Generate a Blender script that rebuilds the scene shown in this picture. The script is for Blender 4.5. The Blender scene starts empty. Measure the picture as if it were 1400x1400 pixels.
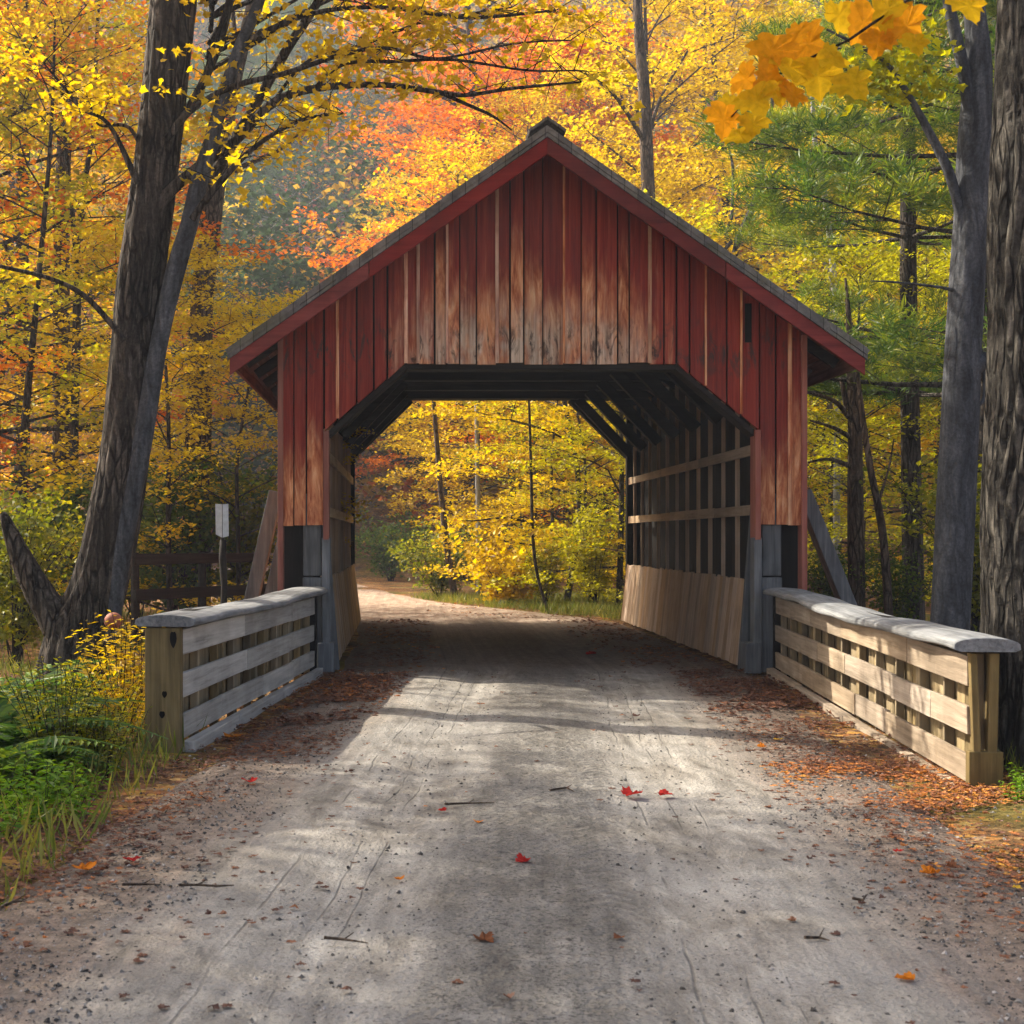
import bpy, math, random
import numpy as np
from mathutils import Vector, Matrix

# ------------------------------------------------------------------ camera, world, sun, exposure
scene = bpy.context.scene
COL = scene.collection
EYE = 1.32
F = 1960.0            # focal length in photo pixels (photo 1400 wide)
VX, VY = 555.0, 735.0

cam_d = bpy.data.cameras.new('camera')
cam = bpy.data.objects.new('camera', cam_d)
COL.objects.link(cam)
cam.location = (0, 0, EYE)
cam.rotation_euler = (math.radians(90), 0, 0)
cam_d.sensor_width = 36
cam_d.lens = F / 1400 * 36
cam_d.shift_x = (700 - VX) / 1400
cam_d.shift_y = (VY - 700) / 1400
cam_d.clip_start = 0.05
cam_d.clip_end = 3000
cam_d.dof.use_dof = True
cam_d.dof.focus_distance = 13.0
cam_d.dof.aperture_fstop = 9.0
scene.camera = cam

SUN_EL = math.radians(38)
SUN_AZ = math.atan2(-0.86, 0.51)          # clockwise from +Y
sd = Vector((math.sin(SUN_AZ) * math.cos(SUN_EL), math.cos(SUN_AZ) * math.cos(SUN_EL), math.sin(SUN_EL)))
world = bpy.data.worlds.new('World')
scene.world = world
world.use_nodes = True
wn = world.node_tree
sky = wn.nodes.new('ShaderNodeTexSky')
sky.sky_type = 'NISHITA'
sky.sun_disc = False
sky.sun_elevation = SUN_EL
sky.sun_rotation = SUN_AZ % (2 * math.pi)
sky.air_density = 0.8
sky.dust_density = 6.0
sky.ozone_density = 0.0
wn.links.new(sky.outputs[0], wn.nodes['Background'].inputs[0])
wn.nodes['Background'].inputs[1].default_value = 0.14

sun_d = bpy.data.lights.new('sun', 'SUN')
sun_d.energy = 5.0
sun_d.angle = math.radians(0.5)
sun_d.color = (1.0, 0.90, 0.74)
sun = bpy.data.objects.new('sun', sun_d)
COL.objects.link(sun)
sun.rotation_euler = sd.to_track_quat('Z', 'Y').to_euler()
sun.location = (-30, 30, 40)

scene.view_settings.view_transform = 'Standard'
scene.view_settings.look = 'None'
scene.view_settings.exposure = 1.38
scene.view_settings.gamma = 1.0
scene.render.engine = 'CYCLES'
scene.cycles.max_bounces = 6
scene.cycles.diffuse_bounces = 4
scene.cycles.glossy_bounces = 2
scene.cycles.transmission_bounces = 4
scene.cycles.use_denoising = True

R = math.radians
def P(px, py, Y):
    """photo pixel at depth Y -> world point"""
    return Vector(((px - VX) * Y / F, Y, EYE - (py - VY) * Y / F))
def X(px, Y):
    return (px - VX) * Y / F

# ------------------------------------------------------------------ node helpers
class Mat:
    def __init__(self, name):
        self.m = bpy.data.materials.new(name)
        self.m.use_nodes = True
        self.nt = self.m.node_tree
        self.nt.nodes.clear()
        self.out = self.nt.nodes.new('ShaderNodeOutputMaterial')
    def n(self, typ, ins=None, **props):
        nd = self.nt.nodes.new('ShaderNode' + typ)
        for k, v in props.items():
            setattr(nd, k, v)
        for k, v in (ins or {}).items():
            self.set(nd.inputs[k], v)
        return nd
    def set(self, sock, v):
        if isinstance(v, bpy.types.NodeSocket):
            self.nt.links.new(v, sock)
        elif isinstance(v, (tuple, list)) and len(v) == 3 and sock.type == 'RGBA':
            sock.default_value = (*v, 1)
        else:
            sock.default_value = v
    def math(self, op, a, b=0.0, c=None, clamp=False):
        nd = self.n('Math', {0: a, 1: b}, operation=op, use_clamp=clamp)
        if c is not None:
            self.set(nd.inputs[2], c)
        return nd.outputs[0]
    def mix(self, f, a, b, blend='MIX'):
        nd = self.n('Mix', data_type='RGBA', blend_type=blend)
        self.set(nd.inputs[0], f); self.set(nd.inputs[6], a); self.set(nd.inputs[7], b)
        return nd.outputs[2]
    def ramp(self, f, stops, interp='LINEAR'):
        nd = self.n('ValToRGB')
        cr = nd.color_ramp
        cr.interpolation = interp
        while len(cr.elements) < len(stops):
            cr.elements.new(0.5)
        for e, (p, c) in zip(cr.elements, stops):
            e.position = p
            e.color = (*c, 1) if isinstance(c, (tuple, list)) else (c, c, c, 1)
        self.set(nd.inputs[0], f)
        return nd.outputs[0]
    def maprange(self, v, a, b, c=0.0, d=1.0, smooth=True):
        nd = self.n('MapRange', {0: v, 1: a, 2: b, 3: c, 4: d})
        nd.interpolation_type = 'SMOOTHSTEP' if smooth else 'LINEAR'
        return nd.outputs[0]
    def noise(self, vec, scale, detail=4, rough=0.55, dist=0.0, out=0):
        nd = self.n('TexNoise', {'Scale': scale, 'Detail': detail, 'Roughness': rough, 'Distortion': dist})
        if vec is not None:
            self.set(nd.inputs['Vector'], vec)
        return nd.outputs[out]
    def obj(self):
        return self.n('TexCoord').outputs['Object']
    def vscale(self, v, s):
        nd = self.n('VectorMath', {0: v, 1: s}, operation='MULTIPLY')
        return nd.outputs[0]
    def vadd(self, v, s):
        nd = self.n('VectorMath', {0: v, 1: s}, operation='ADD')
        return nd.outputs[0]
    def attr(self, name, fac=True):
        nd = self.n('Attribute', attribute_name=name)
        return nd.outputs['Fac'] if fac else nd.outputs['Color']
    def bump(self, h, strength=0.4, dist=0.01):
        return self.n('Bump', {'Height': h, 'Strength': strength, 'Distance': dist}).outputs[0]
    def finish(self, col, rough=0.85, bump=None, spec=0.3):
        b = self.n('BsdfPrincipled', {'Base Color': col, 'Roughness': rough, 'Specular IOR Level': spec})
        if bump is not None:
            self.set(b.inputs['Normal'], bump)
        self.nt.links.new(b.outputs[0], self.out.inputs[0])
        return self.m

def wood(name, stops, axis='Z', var=0.35, fine=30.0, lng=1.1, bump=0.5, rough=0.85, stain=0.45, tint=None):
    """weathered timber, grain along AXIS of the object, one random value per board"""
    M = Mat(name)
    r = M.attr('rnd')
    off = M.n('CombineXYZ', {0: M.math('MULTIPLY', r, 13.0), 1: M.math('MULTIPLY', r, 29.0), 2: M.math('MULTIPLY', r, 47.0)}).outputs[0]
    v = M.vadd(M.obj(), off)
    sc = {'X': (lng, fine, fine), 'Y': (fine, lng, fine), 'Z': (fine, fine, lng)}[axis]
    g = M.noise(M.vscale(v, sc), 1.0, 8, 0.68, 0.5)
    g2 = M.noise(M.vscale(v, tuple(s * (0.28 if s == fine else 0.8) for s in sc)), 1.0, 3, 0.6, 1.6)
    f = M.math('ADD', M.math('MULTIPLY', g, 0.6), M.math('MULTIPLY', g2, 0.4))
    col = M.ramp(M.maprange(f, 0.28, 0.72, 0, 1, False), stops)
    blot = M.noise(v, 2.2, 4, 0.6, 0.4)
    col = M.mix(M.maprange(blot, 0.35, 0.62, stain, 0.0), col, M.mix(1.0, col, (0.42, 0.40, 0.38), 'MULTIPLY'))
    hsv = M.n('HueSaturation', {'Color': col, 'Value': M.maprange(r, 0, 1, 1 - var, 1 + var, False),
                                'Saturation': M.maprange(M.math('FRACT', M.math('MULTIPLY', r, 7.3)), 0, 1, 0.75, 1.15, False)}).outputs[0]
    if tint:
        hsv = M.mix(1.0, hsv, tint, 'MULTIPLY')
    b = M.bump(M.math('ADD', g, M.math('MULTIPLY', g2, 0.5)), bump, 0.012)
    return M.finish(hsv, rough, b, 0.25)

# ------------------------------------------------------------------ mesh builder
rng = np.random.default_rng(7)
random.seed(7)

class MB:
    def __init__(self):
        self.v, self.f, self.r = [], [], []
    def add(self, verts, faces, rnd=None):
        o = len(self.v)
        rnd = random.random() if rnd is None else rnd
        self.v += [tuple(p) for p in verts]
        self.f += [tuple(i + o for i in fc) for fc in faces]
        self.r += [rnd] * len(verts)
    def hexa(self, p, rnd=None):
        self.add(p, [(0, 3, 2, 1), (4, 5, 6, 7), (0, 1, 5, 4), (1, 2, 6, 5), (2, 3, 7, 6), (3, 0, 4, 7)], rnd)
    def box(self, x0, x1, y0, y1, z0, z1, rnd=None, j=0.0):
        p = [(x0, y0, z0), (x1, y0, z0), (x1, y1, z0), (x0, y1, z0), (x0, y0, z1), (x1, y0, z1), (x1, y1, z1), (x0, y1, z1)]
        if j:
            p = [(a + random.uniform(-j, j), b + random.uniform(-j, j), c + random.uniform(-j, j)) for a, b, c in p]
        self.hexa(p, rnd)
    def prism(self, poly, y0, y1, rnd=None):
        """poly: (x,z) points counter-clockwise seen from -Y"""
        n = len(poly)
        v = [(x, y0, z) for x, z in poly] + [(x, y1, z) for x, z in poly]
        f = [tuple(range(n)), tuple(range(2 * n - 1, n - 1, -1))]
        for i in range(n):
            k = (i + 1) % n
            f.append((i, i + n, k + n, k))
        self.add(v, f, rnd)
    def beam(self, p, q, w, h, rnd=None, up=(0, 0, 1)):
        p, q = Vector(p), Vector(q)
        d = (q - p).normalized()
        s = d.cross(Vector(up))
        if s.length < 1e-4:
            s = Vector((1, 0, 0))
        s.normalize()
        u = s.cross(d)
        s *= w / 2; u *= h / 2
        pts = [p - s - u, p + s - u, q + s - u, q - s - u, p - s + u, p + s + u, q + s + u, q - s + u]
        self.hexa(pts, rnd)
    def tube(self, pts, rad, sides=6, rnd=None, cap=True):
        pts = [Vector(p) for p in pts]
        n = len(pts)
        o = len(self.v)
        ref = Vector((0.13, 0.31, 0.94))
        rnd = random.random() if rnd is None else rnd
        for i, p in enumerate(pts):
            d = (pts[min(i + 1, n - 1)] - pts[max(i - 1, 0)])
            if d.length < 1e-6:
                d = Vector((0, 0, 1))
            d.normalize()
            rr = ref if abs(d.dot(ref)) < 0.95 else Vector((1, 0, 0))
            a = d.cross(rr).normalized(); b = d.cross(a)
            for k in range(sides):
                t = 2 * math.pi * k / sides
                self.v.append(tuple(p + (a * math.cos(t) + b * math.sin(t)) * rad[i]))
                self.r.append(rnd)
        for i in range(n - 1):
            for k in range(sides):
                k2 = (k + 1) % sides
                self.f.append((o + i * sides + k, o + i * sides + k2, o + (i + 1) * sides + k2, o + (i + 1) * sides + k))
        if cap:
            self.f.append(tuple(o + k for k in reversed(range(sides))))
            self.f.append(tuple(o + (n - 1) * sides + k for k in range(sides)))
    def mesh(self, name, mat, smooth=False):
        me = bpy.data.meshes.new(name)
        me.from_pydata(self.v, [], self.f)
        a = me.attributes.new('rnd', 'FLOAT', 'POINT')
        a.data.foreach_set('value', np.array(self.r, dtype=np.float32))
        me.materials.append(mat)
        if smooth:
            me.polygons.foreach_set('use_smooth', [True] * len(me.polygons))
        me.update()
        return me
    def build(self, name, mat, parent=None, bevel=0.0, smooth=False):
        o = link(name, self.mesh(name, mat, smooth), parent)
        if bevel:
            b = o.modifiers.new('bevel', 'BEVEL'); b.width = bevel; b.segments = 2; b.limit_method = 'ANGLE'
        return o

def link(name, data, parent=None):
    o = bpy.data.objects.new(name, data)
    COL.objects.link(o)
    if parent is not None:
        o.parent = parent
    return o
def tag(o, label, cat, group=None):
    o['label'] = label; o['category'] = cat
    if group: o['group'] = group
    return o
def thing(name, label, cat, loc=(0, 0, 0), rz=0.0, group=None):
    o = link(name, None)
    o.empty_display_size = 0.2
    o.location = loc; o.rotation_euler = (0, 0, rz)
    return tag(o, label, cat, group)
def structure(o):
    o['kind'] = 'structure'; return o
def stuff(o):
    o['kind'] = 'stuff'; return o
KIDS = {}
def copy_thing(src, label, group, loc, rz, s):
    r = src.copy(); COL.objects.link(r)
    r.location = loc; r.rotation_euler = (0, 0, rz); r.scale = s
    r['label'] = label
    if group: r['group'] = group
    elif 'group' in r: del r['group']
    for ch in src.children:
        c = ch.copy(); COL.objects.link(c); c.parent = r
        for g in ch.children:
            d = g.copy(); COL.objects.link(d); d.parent = c
    return r

def np_mesh(name, verts, quads, mat, rnd=None, col=None, smooth=False):
    me = bpy.data.meshes.new(name)
    nq, k = quads.shape
    me.vertices.add(len(verts)); me.loops.add(nq * k); me.polygons.add(nq)
    me.vertices.foreach_set('co', np.ascontiguousarray(verts, dtype=np.float32).ravel())
    me.loops.foreach_set('vertex_index', np.ascontiguousarray(quads, dtype=np.int32).ravel())
    me.polygons.foreach_set('loop_start', np.arange(0, nq * k, k, dtype=np.int32))
    if rnd is not None:
        a = me.attributes.new('rnd', 'FLOAT', 'POINT'); a.data.foreach_set('value', rnd.astype(np.float32))
    if col is not None:
        a = me.attributes.new('col', 'FLOAT_COLOR', 'POINT')
        c4 = np.ones((len(verts), 4), np.float32); c4[:, :3] = col
        a.data.foreach_set('color', c4.ravel())
    me.update(calc_edges=True)
    me.polygons.foreach_set('use_smooth', [smooth] * nq)
    me.materials.append(mat)
    return me

def leaf_quads(c, nrm, L, W, rg, rnd=None, fold=0.12, tdir=None):
    """many small folded leaf faces: centre, normal, length, width arrays"""
    n = len(c)
    nrm = nrm / np.linalg.norm(nrm, axis=1, keepdims=True)
    t = rg.normal(size=(n, 3)) if tdir is None else tdir
    t = t - nrm * np.sum(t * nrm, axis=1, keepdims=True)
    t /= np.linalg.norm(t, axis=1, keepdims=True) + 1e-9
    b = np.cross(nrm, t)
    L = L[:, None]; W = W[:, None]
    mid = c + t * L * rg.uniform(-0.12, 0.08, (n, 1))
    v = np.empty((n, 4, 3))
    v[:, 0] = c - t * L * 0.5
    v[:, 1] = mid + b * W * 0.5 + nrm * W * fold
    v[:, 2] = c + t * L * 0.5 - nrm * L * 0.12
    v[:, 3] = mid - b * W * 0.5 + nrm * W * fold
    q = np.arange(n * 4).reshape(n, 4)
    r = rg.random(n) if rnd is None else rnd
    return v.reshape(-1, 3), q, np.repeat(r, 4)

# ------------------------------------------------------------------ materials
def leaf_mat(name, stops, trans=0.5):
    M = Mat(name)
    r = M.attr('rnd')
    oi = M.n('ObjectInfo').outputs['Random']
    clump = M.noise(M.obj(), 0.55, 2, 0.5)
    f = M.math('ADD', M.math('MULTIPLY', r, 0.55), M.math('ADD', M.math('MULTIPLY', clump, 0.75), M.math('MULTIPLY', oi, 0.16)))
    col = M.ramp(M.maprange(f, 0.28, 1.15, 0, 1, False), stops)
    d = M.n('BsdfDiffuse', {'Color': col}).outputs[0]
    tcol = M.n('HueSaturation', {'Color': col, 'Saturation': 1.06, 'Value': 1.3}).outputs[0]
    t = M.n('BsdfTranslucent', {'Color': tcol}).outputs[0]
    s = M.n('MixShader', {0: trans, 1: d, 2: t}).outputs[0]
    g = M.n('BsdfGlossy', {'Color': (1, 1, 1), 'Roughness': 0.45}).outputs[0]
    s2 = M.n('MixShader', {0: 0.02, 1: s, 2: g}).outputs[0]
    M.nt.links.new(s2, M.out.inputs[0])
    return M.m

LEAF = {
    'yellow': leaf_mat('leaf_yellow', [(0, (0.20, 0.12, 0.008)), (0.3, (0.45, 0.29, 0.008)), (0.65, (0.62, 0.45, 0.012)), (1, (0.68, 0.55, 0.03))]),
    'gold': leaf_mat('leaf_gold', [(0, (0.26, 0.10, 0.008)), (0.3, (0.48, 0.22, 0.008)), (0.65, (0.60, 0.34, 0.010)), (1, (0.66, 0.46, 0.02))]),
    'orange': leaf_mat('leaf_orange', [(0, (0.36, 0.07, 0.010)), (0.35, (0.60, 0.14, 0.010)), (0.7, (0.68, 0.23, 0.012)), (1, (0.70, 0.36, 0.02))]),
    'lime': leaf_mat('leaf_lime', [(0, (0.11, 0.12, 0.008)), (0.35, (0.30, 0.29, 0.010)), (0.7, (0.50, 0.46, 0.014)), (1, (0.62, 0.55, 0.03))]),
    'green': leaf_mat('leaf_green', [(0, (0.025, 0.055, 0.010)), (0.4, (0.06, 0.12, 0.014)), (0.8, (0.14, 0.19, 0.018)), (1, (0.34, 0.31, 0.02))]),
    'olive': leaf_mat('leaf_olive', [(0, (0.045, 0.065, 0.008)), (0.4, (0.13, 0.155, 0.012)), (0.8, (0.28, 0.26, 0.014)), (1, (0.56, 0.45, 0.02))]),
    'plum': leaf_mat('leaf_plum', [(0, (0.10, 0.045, 0.06)), (0.4, (0.20, 0.07, 0.08)), (0.8, (0.32, 0.085, 0.06)), (1, (0.55, 0.14, 0.03))], 0.35),
    'pine': leaf_mat('pine_needles', [(0, (0.018, 0.05, 0.012)), (0.4, (0.055, 0.115, 0.016)), (0.75, (0.17, 0.21, 0.018)), (1, (0.34, 0.34, 0.03))], 0.4),
    'fern': leaf_mat('fern_green', [(0, (0.03, 0.075, 0.02)), (0.4, (0.075, 0.155, 0.03)), (0.75, (0.16, 0.25, 0.03)), (1, (0.34, 0.36, 0.04))], 0.45),
    'spring': leaf_mat('leaf_bright_green', [(0, (0.06, 0.14, 0.012)), (0.4, (0.14, 0.27, 0.016)), (0.75, (0.24, 0.38, 0.02)), (1, (0.42, 0.46, 0.03))], 0.45),
}

def bark(name, dark, mid, light, fine=14.0, bump=0.9, moss=None, plates=0.8):
    M = Mat(name)
    v = M.obj()
    warp = M.noise(v, 2.0, 3, 0.5, 0, 1)
    v2 = M.vadd(v, M.vscale(warp, (0.10, 0.10, 0.2)))
    g = M.noise(M.vscale(v2, (fine, fine, 1.6)), 1.0, 7, 0.68, 0.7)
    g2 = M.noise(v2, 3.0, 4, 0.6)
    f = M.math('ADD', M.math('MULTIPLY', g, 0.75), M.math('MULTIPLY', g2, 0.25))
    col = M.ramp(f, [(0.34, dark), (0.50, mid), (0.66, light)])
    if moss:
        col = M.mix(M.maprange(M.noise(v, 1.3, 4, 0.65), 0.52, 0.68, 0, 0.7), col, moss)
    ve = M.n('TexVoronoi', {'Vector': M.vscale(v2, (fine * 1.25, fine * 1.25, 3.4)), 'Scale': 1.0}, feature='DISTANCE_TO_EDGE').outputs['Distance']
    crack = M.math('MULTIPLY', M.maprange(ve, 0.02, 0.16, 1, 0), M.maprange(g2, 0.36, 0.56, 0.15, 1))
    col = M.mix(M.math('MULTIPLY', crack, plates), col, tuple(q * .55 for q in dark))
    fl = M.noise(v2, 42, 3, 0.7)
    col = M.mix(1.0, col, M.ramp(fl, [(0.32, 0.68), (0.68, 1.28)]), 'MULTIPLY')
    hb_ = M.math('SUBTRACT', M.math('ADD', g, M.math('MULTIPLY', fl, 0.25)), M.math('MULTIPLY', crack, plates))
    return M.finish(col, 0.92, M.bump(hb_, bump, 0.03), 0.15)
BARK_DARK = bark('bark_dark', (0.009, 0.008, 0.007), (0.062, 0.052, 0.044), (0.18, 0.153, 0.13))
BARK_BROWN = bark('bark_brown', (0.02, 0.014, 0.010), (0.10, 0.072, 0.052), (0.22, 0.17, 0.13))
BARK_GREY = bark('bark_grey', (0.022, 0.023, 0.026), (0.065, 0.07, 0.08), (0.14, 0.147, 0.162), 9.0, 0.6, plates=0.35)
BARK_RIDGED = bark('bark_ridged', (0.008, 0.007, 0.006), (0.060, 0.055, 0.047), (0.19, 0.172, 0.145), 16.0, 1.0)
BARK_PALE = bark('bark_pale', (0.12, 0.12, 0.12), (0.28, 0.28, 0.27), (0.42, 0.41, 0.39), 8.0, 0.3, plates=0.3)
TWIG = bark('twig_bark', (0.012, 0.010, 0.009), (0.035, 0.028, 0.024), (0.07, 0.058, 0.05))

WOOD_GREY = wood('weathered_grey_timber', [(0, (0.045, 0.05, 0.055)), (0.45, (0.125, 0.137, 0.148)), (1, (0.25, 0.262, 0.275))], 'Z', 0.25)
WOOD_GREY_X = wood('weathered_grey_rail', [(0, (0.15, 0.14, 0.12)), (0.4, (0.36, 0.345, 0.315)), (1, (0.56, 0.54, 0.50))], 'X', 0.20, stain=0.35)
WOOD_BROWN_X = wood('weathered_brown_rail', [(0, (0.11, 0.085, 0.06)), (0.4, (0.27, 0.215, 0.155)), (1, (0.46, 0.38, 0.29))], 'X', 0.26)
WOOD_CAP = wood('rail_cap_timber', [(0, (0.06, 0.065, 0.068)), (0.42, (0.185, 0.195, 0.205)), (1, (0.36, 0.37, 0.375))], 'X', 0.15, 42, 1.3, 0.8, stain=0.6)
WOOD_POST = wood('end_post_timber', [(0, (0.05, 0.038, 0.018)), (0.45, (0.15, 0.112, 0.05)), (1, (0.28, 0.21, 0.10))], 'Z', 0.2)
WOOD_INFILL = wood('inner_rail_timber', [(0, (0.09, 0.07, 0.035)), (0.5, (0.26, 0.20, 0.11)), (1, (0.38, 0.30, 0.18))], 'Z', 0.45)
WOOD_TAN_Z = wood('tan_lining_boards', [(0, (0.20, 0.12, 0.07)), (0.4, (0.46, 0.31, 0.19)), (1, (0.66, 0.49, 0.33))], 'Z', 0.22, 22, 0.8, stain=0.3)
WOOD_TAN_Y = wood('tan_rail', [(0, (0.22, 0.15, 0.09)), (0.4, (0.46, 0.34, 0.22)), (1, (0.62, 0.48, 0.34))], 'Y', 0.2, stain=0.3)
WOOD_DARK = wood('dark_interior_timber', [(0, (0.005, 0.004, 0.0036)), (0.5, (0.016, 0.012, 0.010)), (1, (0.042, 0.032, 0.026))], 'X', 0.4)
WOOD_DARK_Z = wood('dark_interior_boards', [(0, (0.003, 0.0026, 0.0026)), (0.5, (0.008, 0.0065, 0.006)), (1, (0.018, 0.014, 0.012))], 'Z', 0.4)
WOOD_FENCE = wood('dark_fence_timber', [(0, (0.006, 0.005, 0.005)), (0.5, (0.022, 0.018, 0.015)), (1, (0.06, 0.05, 0.042))], 'X', 0.4)
WOOD_RED = wood('red_painted_trim', [(0, (0.07, 0.008, 0.009)), (0.35, (0.18, 0.022, 0.021)), (1, (0.27, 0.045, 0.038))], 'X', 0.3, 24, 0.8, 0.4, 0.7, 0.55)
WOOD_REDZ = wood('red_painted_jamb', [(0, (0.12, 0.02, 0.013)), (0.35, (0.27, 0.055, 0.03)), (1, (0.42, 0.16, 0.09))], 'Z', 0.2, 24, 0.8, 0.4, 0.75, 0.3)

WOOD_EAVE = wood('eave_timber', [(0, (0.05, 0.02, 0.012)), (0.5, (0.14, 0.06, 0.035)), (1, (0.26, 0.13, 0.08))], 'Y', 0.35)
def red_boards():
    M = Mat('weathered_red_boards')
    r = M.attr('rnd')
    r2 = M.math('FRACT', M.math('MULTIPLY', r, 9.7))
    off = M.n('CombineXYZ', {0: M.math('MULTIPLY', r, 13.0), 1: 0.0, 2: M.math('MULTIPLY', r, 47.0)}).outputs[0]
    o = M.obj()
    v = M.vadd(o, off)
    sep = M.n('SeparateXYZ', {0: o})
    x, z = sep.outputs[0], sep.outputs[2]
    g = M.noise(M.vscale(v, (34, 34, 1.0)), 1.0, 8, 0.7, 0.6)
    fig = M.noise(M.vscale(v, (7, 7, 1.3)), 1.0, 5, 0.6, 2.6)      # swirling grain round the knots
    fig2 = M.noise(M.vscale(v, (16, 16, 2.2)), 1.0, 4, 0.6, 1.4)
    bigx = M.noise(M.vscale(v, (5, 5, 0.8)), 1.0, 3, 0.6, 0.5)
    # paint lost round the middle of the gable foot, and at the feet of the side boards
    dx = M.math('ABSOLUTE', M.math('SUBTRACT', x, 1.15))
    mx = M.maprange(dx, 0.55, 1.85, 1.0, 0.0)
    top = M.math('ADD', 3.68, M.math('MULTIPLY', r2, 0.55))
    mz = M.maprange(M.math('SUBTRACT', z, top), -0.75, 0.6, 1.0, 0.0)
    gable = M.math('MULTIPLY', mx, mz)
    foot = M.maprange(M.math('ADD', z, M.math('MULTIPLY', r2, 0.5)), 1.7, 3.1, 1.0, 0.0)
    m = M.math('MAXIMUM', gable, M.math('MULTIPLY', foot, 1.05))
    m = M.math('ADD', m, M.math('MULTIPLY', M.math('SUBTRACT', bigx, 0.5), 1.25))
    m = M.math('ADD', m, M.math('MULTIPLY', M.math('SUBTRACT', g, 0.5), 0.5))
    m = M.math('ADD', M.math('MULTIPLY', m, 1.12), M.maprange(r2, 0.62, 1.0, 0.0, 0.10))
    worn = M.maprange(m, 0.22, 1.0, 0, 1)
    paint = M.ramp(g, [(0.3, (0.12, 0.009, 0.005)), (0.5, (0.225, 0.020, 0.010)), (0.72, (0.34, 0.050, 0.024))])
    wn_ = M.ramp(M.math('ADD', M.math('MULTIPLY', fig, 0.55), M.math('MULTIPLY', fig2, 0.45)),
                 [(0.33, (0.15, 0.028, 0.012)), (0.44, (0.42, 0.13, 0.055)), (0.55, (0.66, 0.29, 0.135)), (0.68, (0.84, 0.53, 0.31))])
    # the lowest part of the gable boards has gone silver grey
    gz = M.math('MULTIPLY', M.maprange(M.math('ADD', z, M.math('MULTIPLY', M.math('SUBTRACT', bigx, 0.5), 1.0)), 3.12, 3.85, 1.0, 0.0), mx)
    gz = M.math('MULTIPLY', gz, M.maprange(z, 2.6, 3.0, 0, 1))
    grey = M.ramp(g, [(0.33, (0.16, 0.12, 0.09)), (0.5, (0.55, 0.46, 0.36)), (0.68, (0.82, 0.73, 0.60))])
    gz = M.math('MULTIPLY', gz, M.maprange(M.noise(M.vscale(v, (3, 3, 1.5)), 1.0, 4, 0.65), 0.38, 0.58, 0.1, 1.0))
    bare = M.mix(M.math('MULTIPLY', gz, 0.9), wn_, grey)
    col = M.mix(worn, paint, bare)
    # dark damp marks along the foot
    dm = M.math('MULTIPLY', M.maprange(M.noise(M.vscale(v, (9, 9, 3)), 1.0, 5, 0.7, 0.8), 0.50, 0.64, 0, 0.9), M.maprange(M.math('ABSOLUTE', M.math('SUBTRACT', z, 3.15)), 0.05, 0.4, 1, 0.12))
    col = M.mix(dm, col, (0.05, 0.032, 0.026))
    col = M.n('HueSaturation', {'Color': col, 'Value': M.maprange(r, 0, 1, 0.80, 1.18, False)}).outputs[0]
    rough = M.maprange(worn, 0, 1, 0.62, 0.9)
    return M.finish(col, rough, M.bump(M.math('ADD', g, M.math('MULTIPLY', fig2, 0.6)), 0.55, 0.012), 0.3)
RED = red_boards()
BATTEN = wood('worn_batten', [(0, (0.22, 0.05, 0.025)), (0.35, (0.46, 0.16, 0.08)), (0.6, (0.66, 0.36, 0.21)), (1, (0.80, 0.60, 0.42))], 'Z', 0.3, 30, 1.3, 0.4, stain=0.5)

def shingle():
    M = Mat('grey_roof_shingles')
    o = M.obj()
    br = M.n('TexBrick', {'Vector': M.vscale(o, (1, 1, 1)), 'Scale': 4.0, 'Mortar Size': 0.012, 'Color1': (0.15, 0.15, 0.16), 'Color2': (0.24, 0.235, 0.23), 'Mortar': (0.03, 0.03, 0.03)})
    n1 = M.noise(o, 9, 6, 0.7)
    col = M.mix(1.0, br.outputs[0], M.ramp(n1, [(0.3, 0.45), (0.7, 1.25)]), 'MULTIPLY')
    col = M.mix(M.maprange(M.noise(o, 1.6, 4, 0.6), 0.5, 0.65, 0, 0.4), col, (0.10, 0.11, 0.05))
    return M.finish(col, 0.9, M.bump(n1, 0.5, 0.01))
SHINGLE = shingle()

def plain(name, col, rough=0.6, nscale=12.0, amt=0.35, metal=0.0):
    M = Mat(name)
    n1 = M.noise(M.obj(), nscale, 5, 0.65)
    c = M.mix(1.0, col, M.ramp(n1, [(0.3, 1 - amt), (0.7, 1 + amt * 0.4)]), 'MULTIPLY')
    m = M.finish(c, rough, M.bump(n1, 0.2, 0.004))
    return m

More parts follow.
